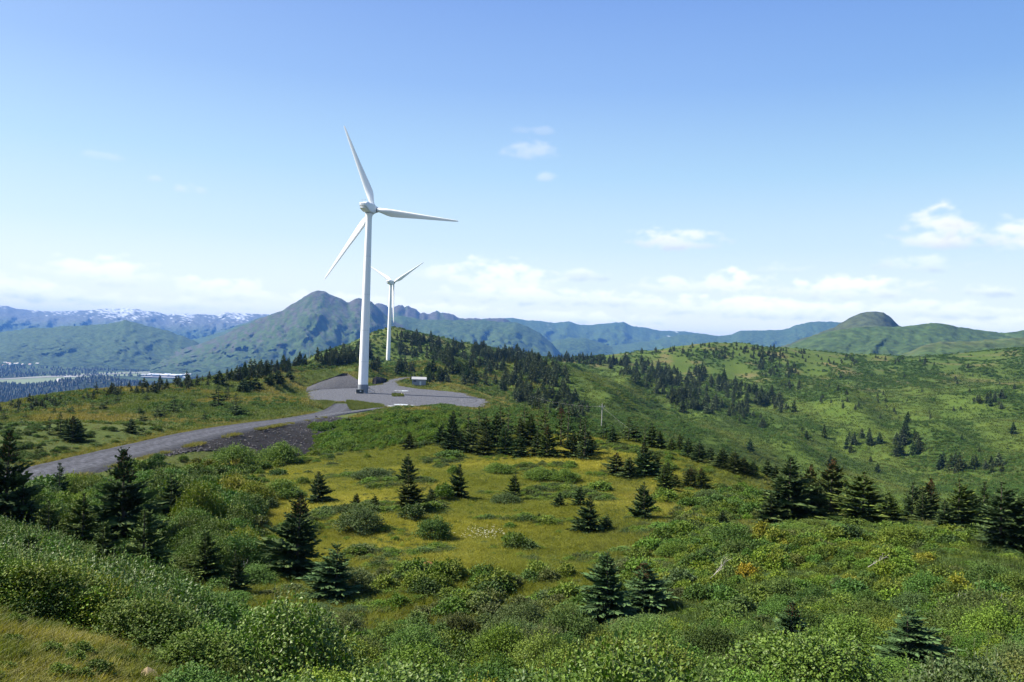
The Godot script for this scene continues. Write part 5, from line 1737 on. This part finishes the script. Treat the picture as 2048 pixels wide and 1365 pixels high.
func grow_grass() -> void:
	rng.seed = 31
	var short := tuft(1, 16, 0.5, 0.022, false)
	var seedy := tuft(2, 14, 0.5, 0.020, true)
	var far_tuft := tuft(3, 12, 0.6, 0.045, false)
	var a := PackedFloat32Array()
	var b := PackedFloat32Array()
	var f := PackedFloat32Array()
	# the wet meadow
	for k in 150000:
		var d := 38.0 * pow(140.0 / 38.0, rng.randf())
		var u := rr(-0.42, 0.34)
		var x := u * d
		var z := -d
		var m := meadow(x, z)
		if rng.randf() > m + 0.12: continue
		if x < -43.0 and -z > 80: continue
		var n := fbm.get_noise_2d(x * 3.0, z * 3.0) * 0.5 + 0.5
		var n2 := fn.get_noise_2d(x * 2.2, z * 2.2) * 0.5 + 0.5
		var c := Color(0.165, 0.185, 0.026).lerp(Color(0.36, 0.335, 0.055), sstep(0.38, 0.82, n)).lerp(Color(0.19, 0.11, 0.04), 0.5 * sstep(0.62, 0.85, n2) * sstep(0.5, 0.7, n))
		var g := rr(0.75, 1.25)
		c = Color(c.r * g, c.g * g, c.b * g)
		var t := rr(0.16, 0.36) * (1.0 + 0.5 * n2)
		var w := rr(0.35, 0.55) * (1.0 + d / 160.0)
		push_at(b if k % 4 == 0 else a, Vector3(x, ground(x, z) - 0.02, z), rr(0, TAU), w, t, c)
	# the pale grass close by, and green blades between the shrubs
	for k in 34000:
		var d := 3.5 * pow(16.0 / 3.5, rng.randf())
		var u := rr(-0.95, -0.20 if k % 5 else 0.9)
		var x := u * d
		var z := -d
		var g := rr(0.75, 1.25)
		var c := Color(0.085, 0.122, 0.022).lerp(Color(0.235, 0.215, 0.065), clampf(fn.get_noise_2d(x * 22.0, z * 22.0) * 0.9 + 0.4 + rr(-0.2, 0.2), 0, 1))
		push_at(b if k % 4 == 0 else a, Vector3(x, ground(x, z) - 0.02, z), rr(0, TAU), rr(0.12, 0.24), rr(0.07, 0.17) * (1.0 + 0.5 * fn.get_noise_2d(x * 30.0, z * 30.0)), Color(c.r * g, c.g * g, c.b * g))
	# grass of the brush slopes on the near hill
	for k in 75000:
		var d := 12.0 * pow(160.0 / 12.0, rng.randf())
		var u := rr(0.12, 0.95) if k % 3 else rr(-0.95, 0.95)
		var x := u * d
		var z := -d
		if d < 36.0 and (u < 0.2 or d < 26.0): continue
		if x < -36 and road_at(x, z).x < 5.6: continue
		if x < -36.0 and x > -50 and z < -108 and z > -206: continue
		var n := fbm.get_noise_2d(x * 4.0, z * 4.0) * 0.5 + 0.5
		var g := rr(0.75, 1.25)
		var c := Color(0.065, 0.105, 0.024).lerp(Color(0.15, 0.15, 0.04), sstep(0.35, 0.75, n))
		push_at(a, Vector3(x, ground(x, z) - 0.02, z), rr(0, TAU), rr(0.4, 0.7) * (1 + d / 200.0), rr(0.25, 0.55), Color(c.r * g, c.g * g, c.b * g))
	# taller grass on the slope beyond the road, by the pad and on its islands
	for k in 70000:
		var d := 140.0 * pow(620.0 / 140.0, rng.randf())
		var u := rr(-0.70, 0.05)
		var x := u * d
		var z := -d
		if x > -66 and -z < 300 and x < -20 and road_at(x, z).x < 6.0: continue
		if x > -49 and x < -36 and z > -208: continue
		if -z > 250 and x > -130 and pad_distance(x, z) < 1.0: continue
		var n := fbm.get_noise_2d(x * 2.5, z * 2.5) * 0.5 + 0.5
		var g := rr(0.75, 1.25)
		var c := Color(0.085, 0.125, 0.026).lerp(Color(0.20, 0.175, 0.05), sstep(0.35, 0.7, n))
		push_at(f, Vector3(x, ground(x, z) - 0.05, z), rr(0, TAU), rr(0.8, 1.5) * (0.6 + d / 400.0), rr(0.4, 0.9) * (0.6 + d / 500.0), Color(c.r * g, c.g * g, c.b * g))
	for k in 70000:
		var d := 160.0 * pow(900.0 / 160.0, rng.randf())
		var u := rr(0.02, 0.85)
		var x := u * d
		var z := -d
		if -z > 250 and -z < 500 and x < 60 and pad_distance(x, z) < 1.0: continue
		var n := fbm.get_noise_2d(x * 2.0 + 20, z * 0.7) * 0.5 + 0.5
		var g := rr(0.7, 1.3)
		var c := Color(0.044, 0.082, 0.014).lerp(Color(0.10, 0.125, 0.026), sstep(0.3, 0.75, n))
		push_at(f, Vector3(x, ground(x, z) - 0.05, z), rr(0, TAU), rr(1.0, 2.2) * (0.6 + d / 350.0), rr(0.35, 0.8) * (0.6 + d / 600.0), Color(c.r * g, c.g * g, c.b * g))
	# verges of the road
	for k in 5000:
		var s := rr(-70, -235)
		var right := k % 2 == 0
		var x := (-47.9 + rr(-0.6, 0.8)) if right else (-57.4 - absf(rng.randfn()) * 1.6)
		if right and fn.get_noise_2d(s * 9.0, 3.0) < 0.12: continue
		if right and s < -205: continue
		var g := rr(0.75, 1.25)
		var c := Color(0.10, 0.13, 0.03).lerp(Color(0.24, 0.20, 0.06), rng.randf())
		push_at(a, Vector3(x, maxf(ground(x, s), road_at(x, s).y - 0.15 if right else -99.0), s), rr(0, TAU), rr(0.5, 0.9), rr(0.25, 0.6), Color(c.r * g, c.g * g, c.b * g))
	for k in 2600:
		var i := rng.randi_range(0, pad_poly.size() - 1)
		var p := pad_poly[i].lerp(pad_poly[(i + 1) % pad_poly.size()], rng.randf())
		if fn.get_noise_2d(p.x * 5.0, p.y * 5.0) < -0.12: continue
		p += Vector2(rng.randfn(), rng.randfn()) * 0.9
		var g := rr(0.75, 1.25)
		var c := Color(0.09, 0.13, 0.03).lerp(Color(0.24, 0.20, 0.07), rng.randf())
		push_at(f, Vector3(p.x, maxf(ground(p.x, p.y), PAD_Y - 0.1), p.y), rr(0, TAU), rr(0.5, 1.0), rr(0.2, 0.7), Color(c.r * g, c.g * g, c.b * g))
	# small leafy plants between the blades of the close grass
	var herbs := PackedFloat32Array()
	for k in 170:
		var dd := 6.0 * pow(14.0 / 6.0, rng.randf())
		var uu := rr(-0.72, -0.30)
		if fn.get_noise_2d(uu * dd * 14.0, dd * 14.0) < 0.0 and k % 4: continue
		var tt := rr(0.06, 0.2)
		var cc := rr(0.5, 0.9)
		push_at(herbs, Vector3(uu * dd, ground(uu * dd, -dd) - 0.02, -dd), rr(0, TAU), tt * rr(0.8, 1.3), tt, Color(cc, cc, cc * 0.9))
	scatter("leafy_herbs", shrub_kinds[0][1][0][0], m_leaf, herbs, "small leafy herbs in the close grass")
	scatter("meadow_grass", short, m_grass, a, "ochre and green grass of the wet meadow and the slopes")
	scatter("seeding_grass", seedy, m_grass, b, "grass with pale seed heads in the meadow")
	scatter("slope_grass", far_tuft, m_grass, f, "grass on the slope beyond the road")
	# grass islands on the pad
	for e in [[[[694, 803], [697, 811], [702, 823], [730, 820], [757, 817.5], [766, 815], [764, 811], [740, 808.5], [715, 804.5]], "long green grass island between pad and track", 1600], [[[614, 822], [645, 823], [668, 806], [655, 803.5], [632, 804], [616, 812]], "rough grass corner between track and pad", 1300], [[[785, 789], [804, 790], [806, 793.5], [786, 793.5]], "small grass tuft crossed by the tower's shadow", 260]]:
		var poly := level_poly(e[0], PAD_Y)
		var q := PackedFloat32Array()
		var lo := Vector2(1e9, 1e9)
		var hi := -lo
		for p in poly:
			lo = lo.min(p)
			hi = hi.max(p)
		for k in e[2] * 3:
			var p := Vector2(rr(lo.x, hi.x), rr(lo.y, hi.y))
			if not Geometry2D.is_point_in_polygon(p, poly): continue
			var g := rr(0.75, 1.25)
			var c := Color(0.085, 0.13, 0.03).lerp(Color(0.17, 0.16, 0.05), rng.randf() * 0.6)
			push_at(q, Vector3(p.x, maxf(PAD_Y, ground(p.x, p.y)) - 0.03, p.y), rr(0, TAU), rr(0.7, 1.2), rr(0.5, 1.1), Color(c.r * g, c.g * g, c.b * g))
		scatter("grass_island", far_tuft, m_grass, q, e[1])

func small_nature() -> void:
	rng.seed = 58
	# pool in the meadow with its rusty rim
	var at := on_ground(871, 1141)
	var mud := Bag.new()
	var pool := Bag.new()
	for k in 30:
		var a := TAU * k / 30
		var d := TAU * (k + 1) / 30
		var f := 1.0 + 0.4 * fn.get_noise_2d(cos(a) * 40, sin(a) * 40)
		var g := 1.0 + 0.4 * fn.get_noise_2d(cos(d) * 40, sin(d) * 40)
		mud.tri(Vector3(0, 0.16, 0), Vector3(cos(a) * 1.25 * f, 0.14, sin(a) * 1.5 * f), Vector3(cos(d) * 1.25 * g, 0.14, sin(d) * 1.5 * g), Color(0.16, 0.055, 0.028))
		mud.tri(Vector3(cos(a) * 1.25 * f, 0.14, sin(a) * 1.5 * f), Vector3(cos(a) * 1.9 * f, -0.25, sin(a) * 2.2 * f), Vector3(cos(d) * 1.25 * g, 0.14, sin(d) * 1.5 * g), Color(0.15, 0.08, 0.03))
		mud.tri(Vector3(cos(d) * 1.25 * g, 0.14, sin(d) * 1.5 * g), Vector3(cos(a) * 1.9 * f, -0.25, sin(a) * 2.2 * f), Vector3(cos(d) * 1.9 * g, -0.25, sin(d) * 2.2 * g), Color(0.15, 0.08, 0.03))
		pool.tri(Vector3(0.1, 0.185, 0), Vector3(0.1 + cos(a) * 0.72 * f, 0.185, sin(a) * 0.9 * f), Vector3(0.1 + cos(d) * 0.72 * g, 0.185, sin(d) * 0.9 * g), Color(0.05, 0.02, 0.02))
	var rim := put("muddy_ground", mud.mesh(), m_leafless)
	rim.position = at
	tag(rim, "rusty red mud round the meadow pool", "mud", "", "structure")
	var dim: StandardMaterial3D = m_water.duplicate()
	dim.metallic_specular = 0.2
	var w := put("pool", pool.mesh(), dim)
	w.position = at
	tag(w, "tiny dark pool in rusty mud in the lower meadow", "pool")
	# white flowers
	var fl := Bag.new()
	for k in 4:
		var p := Vector3(rng.randfn() * 0.25, 0, rng.randfn() * 0.25)
		fl.tube(p, p + Vector3(0, 0.42, 0), 0.006, 0.004, Color(0.08, 0.11, 0.03), 3, false)
		for s in 4: diamond(fl, p + Vector3(0, 0.42, 0), Vector3(cos(s * 1.57), 0.4, sin(s * 1.57)).normalized(), Vector3(-sin(s * 1.57), 0, cos(s * 1.57)), 0.045, 0.02, Color(0.62, 0.60, 0.48))
	var fw := PackedFloat32Array()
	for k in 40:
		var p := on_ground(970 + rng.randfn() * 26, 1076 + rng.randfn() * 6)
		if p != Vector3.INF: push_at(fw, p, rr(0, TAU), 1.0, rr(0.8, 1.2), Color.WHITE)
	scatter("white_flowers", fl.mesh(), m_leaf, fw, "small white flowers scattered in the lower meadow")
	# bleached dead branches
	for e in [[1432, 1172, 1.7, "bleached dead branch with bare twigs in the brush by the meadow's corner"], [1640, 1110, 1.2, "grey dead branch on the mound's near slope under the clump"], [1748, 1150, 1.3, "grey dead branch in the brush straight below the very broad spruce"], [1925, 1222, 1.5, "pale fallen branch in the brush beside the feathery bluish spruce"], [1975, 1252, 1.3, "grey fallen branch low on the mound's outer slope"], [480, 1170, 1.6, "grey bare twigs of a dying shrub under the thin spiky young spruce"]]:
		var p := on_ground(e[0], e[1])
		if p == Vector3.INF: continue
		var b := Bag.new()
		var grey := Color(0.34, 0.32, 0.29)
		var from := Vector3(-0.5, 0.15, 0)
		var dir := Vector3(0.8, 0.5, 0.1).normalized()
		for k in 6:
			var to := from + dir * 0.24
			b.tube(from, to, 0.030 - k * 0.004, 0.026 - k * 0.004, grey, 5, false)
			for s in 2:
				var td := (dir + Vector3(rng.randfn(), absf(rng.randfn()) * 0.7, rng.randfn()) * 0.8).normalized()
				var l := rr(0.2, 0.45)
				b.tube(to, to + td * l, 0.012, 0.007, grey, 4, false)
				b.tube(to + td * l, to + (td * 1.5 + Vector3(rng.randfn(), rng.randfn(), rng.randfn()) * 0.25) * l, 0.007, 0.002, grey, 3, false)
			from = to
			dir = (dir + Vector3(rng.randfn() * 0.2, rng.randfn() * 0.18, rng.randfn() * 0.2)).normalized()
		var o := put("dead_branch", b.mesh(), m_bark)
		o.position = p + Vector3(0, 0.3, 0)
		o.rotation.y = rr(-0.6, 0.6)
		o.scale = Vector3.ONE * e[2] * 0.55
		tag(o, e[3], "branch")
	# mossy boulder in the close grass
	var st := put("mossy_stone", stone_mesh(12), m_leafless)
	var sp := on_ground(290, 1352)
	st.position = sp
	st.scale = Vector3(0.16, 0.12, 0.14)
	st.material_override = paint(0.9, true, Color(0.50, 0.44, 0.33))
	tag(st, "pale stone in the close grass at the picture's bottom edge", "stone")

func plant_everything() -> void:
	grow_spruces()
	grow_shrubs()
	grow_grass()
	small_nature()

# ---------- materials ----------
var m_soil: StandardMaterial3D
var m_far: StandardMaterial3D
var m_plain: StandardMaterial3D
var m_white: StandardMaterial3D
var m_grey: StandardMaterial3D
var m_gravel: StandardMaterial3D
var m_water: StandardMaterial3D
var m_leafless: StandardMaterial3D
var m_needle: StandardMaterial3D
var m_leaf: StandardMaterial3D
var m_gloss: StandardMaterial3D
var m_grass: StandardMaterial3D
var m_bark: StandardMaterial3D
var m_blade: ArrayMesh

func make_materials() -> void:
	var grain := noise_tex(0.03, 5, 3, Color(0.62, 0.62, 0.60), Color(1, 1, 1))
	m_soil = earthy(0.95, grain, 0.11, bump_tex(0.04, 4, 4, 6.0), 0.8)
	m_far = earthy(0.95, noise_tex(0.02, 6, 8, Color(0.55, 0.56, 0.55), Color(1, 1, 1)), 0.0016, bump_tex(0.02, 5, 9, 10.0), 0.7)
	m_gravel = earthy(0.9, noise_tex(0.02, 6, 5, Color(0.52, 0.52, 0.52), Color(1, 1, 1), 1024), 0.05, bump_tex(0.25, 3, 6, 5.0), 0.7)
	m_plain = paint(0.75)
	m_white = paint(0.42)
	m_grey = paint(0.5)
	m_water = paint(0.04)
	m_leafless = paint(0.9)
	m_bark = paint(0.95)
	m_needle = paint(0.75)
	m_needle.backlight_enabled = true
	m_needle.backlight = Color(0.22, 0.25, 0.12)
	m_needle.metallic_specular = 0.2
	m_leaf = paint(0.6)
	m_leaf.backlight_enabled = true
	m_leaf.backlight = Color(0.55, 0.62, 0.22)
	m_leaf.metallic_specular = 0.25
	m_gloss = paint(0.5)
	m_gloss.metallic_specular = 0.35
	m_gloss.backlight_enabled = true
	m_gloss.backlight = Color(0.5, 0.6, 0.2)
	m_grass = paint(0.6)
	m_grass.backlight_enabled = true
	m_grass.backlight = Color(0.85, 0.85, 0.45)
	m_grass.metallic_specular = 0.3

func _ready() -> void:
	rng.seed = 20240
	var cam := Camera3D.new()
	cam.name = "camera"
	cam.fov = rad_to_deg(2.0 * atan(682.5 / F))
	cam.near = 0.1
	cam.far = 60000.0
	cam.transform.basis = cam_basis
	add_child(cam)
	cam.current = true
	var env := Environment.new()
	env.background_mode = Environment.BG_SKY
	env.sky = Sky.new()
	var pano := PanoramaSkyMaterial.new()
	pano.panorama = sky_panorama()
	env.sky.sky_material = pano
	env.background_energy_multiplier = 0.38
	env.tonemap_mode = Environment.TONE_MAPPER_LINEAR
	env.tonemap_exposure = 2.6
	env.sdfgi_enabled = true
	env.ssao_enabled = true
	env.ssil_enabled = true
	env.fog_enabled = true
	env.fog_density = 0.000038
	env.fog_light_color = Color(0.40, 0.65, 1.0)
	var we := WorldEnvironment.new()
	we.name = "world_environment"
	we.environment = env
	add_child(we)
	var sun := DirectionalLight3D.new()
	sun.name = "sun"
	sun.light_energy = 1.6
	sun.light_color = Color(1.0, 0.965, 0.90)
	sun.light_angular_distance = 0.5
	sun.shadow_enabled = true
	add_child(sun)
	sun.look_at_from_position(sun_dir * 100.0, Vector3.ZERO, Vector3.UP)

	fn.seed = 4; fn.frequency = 0.02; fn.fractal_octaves = 3
	fbm.seed = 9; fbm.frequency = 0.008; fbm.fractal_octaves = 4
	ridge.seed = 21; ridge.frequency = 0.006; ridge.fractal_type = FastNoiseLite.FRACTAL_RIDGED; ridge.fractal_octaves = 3
	make_materials()
	m_blade = blade_mesh()

	lay_of_the_land()
	solve_ground()
	plan_gravel()
	build_grid()
	var pts := PackedVector3Array()
	var cols := PackedColorArray()
	pts.resize(GX * GZ)
	cols.resize(GX * GZ)
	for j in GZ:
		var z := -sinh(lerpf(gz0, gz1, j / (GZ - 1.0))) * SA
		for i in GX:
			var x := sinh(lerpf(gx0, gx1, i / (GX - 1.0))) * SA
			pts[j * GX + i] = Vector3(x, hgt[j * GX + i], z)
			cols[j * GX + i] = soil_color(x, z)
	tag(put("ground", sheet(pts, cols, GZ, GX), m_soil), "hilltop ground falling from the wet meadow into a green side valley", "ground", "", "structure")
	far_land()
	valley()
	gravel()
	var t1 := on_level(725.5, 786.5, PAD_Y)
	turbine(t1, 0.32, [-22.5, 98.0, 219.5], "big white wind turbine with a dark grey base band on the gravel pad", true)
	var t2 := at_depth(776, 726, 800)
	turbine(Vector3(t2.x, minf(t2.y, ground(t2.x, t2.z) + 0.3), t2.z), 0.42, [-60.0, 60.0, 180.0], "smaller far wind turbine rising from the spruces behind the gravel road", false)
	site_things()
	plant_everything()

func lay_of_the_land() -> void:
	seen([[60, 1300, 9], [300, 1330, 9.5], [100, 1250, 12.5]])
	hidden([[1000, 5, -3.0], [1000, 8, -4.7], [1000, 15, -8.0], [1000, 25, -11.6], [1000, 38, -14.3], [1700, 5, -3.0], [1700, 8, -4.4], [1700, 15, -6.8], [1700, 25, -9.4], [2200, 8, -4.2], [2200, 20, -8.0],
		[400, 5, -3.0], [400, 8, -4.0], [500, 15, -7.6], [500, 25, -11.2], [500, 40, -14.6], [50, 5, -2.8], [50, 20, -8.0], [50, 35, -12.0], [50, 50, -14.5], [50, 66, -16.3], [300, 55, -15.8], [300, 75, -16.8],
		[-150, 20, -7.5], [-150, 60, -15.5]])
	seen([[870, 1140, 50], [1150, 1140, 51], [870, 1050, 65], [1100, 1050, 66], [650, 1050, 64], [870, 960, 93], [1100, 960, 95], [850, 890, 131], [1000, 905, 122], [700, 950, 102], [700, 905, 135], [1250, 960, 96], [1250, 1040, 68],
		[1350, 1100, 56], [1400, 1170, 44], [1500, 1080, 55], [1600, 1200, 37], [1700, 1060, 57], [1850, 1078, 53], [2000, 1108, 47], [2000, 1300, 21], [1530, 955, 103], [1400, 950, 102], [1300, 890, 140]])
	hidden([[1300, 140, -18], [1300, 220, -34], [1300, 300, -42], [1150, 230, -21.5], [1150, 320, -31], [1150, 450, -34], [1600, 100, -19], [1600, 150, -37], [1600, 250, -58], [1900, 85, -18.5], [1900, 150, -38], [1900, 250, -58],
		[1750, 80, -17.0], [2250, 50, -12], [2300, 150, -38], [2300, 300, -55]])
	seen([[1000, 850, 170], [800, 860, 160], [750, 840, 205], [900, 835, 215]])
	hidden([[1000, 225, -22.5], [740, 285, -25.6], [860, 284, -25.6], [860, 380, -25.6], [740, 370, -25.6], [940, 300, -25.6], [640, 320, -25.6], [1060, 330, -31], [1100, 420, -36], [600, 150, -22.8], [560, 140, -22.0], [480, 118, -19.5]])
	seen([[816, 755, 480], [776, 738, 540], [776, 735, 590], [776, 733, 640], [776, 730, 710], [740, 735, 600], [815, 736, 600], [776, 725, 800], [700, 725, 560], [860, 720, 700], [950, 740, 560], [1000, 720, 750], [657, 704, 800], [691, 686.5, 850], [714, 681, 880], [741, 667, 930], [768, 664, 950], [795, 667, 950], [827, 670, 950], [854, 669, 950],
		[884, 675, 950], [918, 682, 950], [952, 694, 950], [986, 704, 950], [1060, 714, 1000], [1128, 714, 1100], [1205, 714, 1150], [1240, 709, 1150], [1287, 704, 1150], [1358, 697, 1120], [1440, 685, 1100], [1491, 689, 1080], [1542, 699, 1050],
		[1614, 703, 1100], [1665, 708, 1100], [1706, 703, 1150], [1742, 701, 1180], [1793, 708, 1150], [1844, 711, 1100], [1895, 706, 1100], [1947, 696, 1100], [1998, 688, 1100], [2048, 685, 1100], [2150, 685, 1100]])
	hidden([[700, 1150, -70], [830, 1300, -60], [1000, 1300, -70], [1200, 1400, -60], [1440, 1400, -30], [1700, 1500, -45], [1900, 1450, -40], [2050, 1450, -20]])
	seen([[1100, 760, 650], [1200, 790, 560], [1300, 840, 450], [1400, 880, 400], [1300, 760, 850], [1400, 740, 950], [1370, 800, 720], [1500, 850, 560], [1500, 780, 800], [1600, 900, 460], [1700, 930, 420], [1700, 850, 560], [1700, 780, 800],
		[1900, 920, 430], [1900, 850, 560], [1900, 780, 780], [2030, 900, 430], [2030, 800, 650], [2030, 730, 900], [1600, 960, 380], [1800, 990, 340], [2150, 850, 560], [2150, 780, 780], [1120, 735, 900]])
	seen([[300, 850, 140], [300, 830, 190], [150, 850, 150], [100, 800, 290], [250, 780, 330], [381, 769, 330], [450, 760, 330], [424, 754, 345], [560, 752, 345], [484, 745, 380], [575, 729, 450], [617, 723.5, 520], [645, 716, 600], [0, 817, 250],
		[188, 786, 320], [450, 800, 240], [560, 790, 260], [640, 760, 385], [620, 773, 375], [661, 758, 390], [685, 750, 400], [745, 758, 415], [765, 754, 435]])
	hidden([[-50, 330, -60], [100, 420, -65], [300, 480, -75], [450, 550, -80], [560, 700, -75], [620, 950, -80], [0, 700, -160], [300, 900, -190], [500, 1100, -180], [-150, 250, -36], [-150, 100, -17], [-150, 600, -150]])
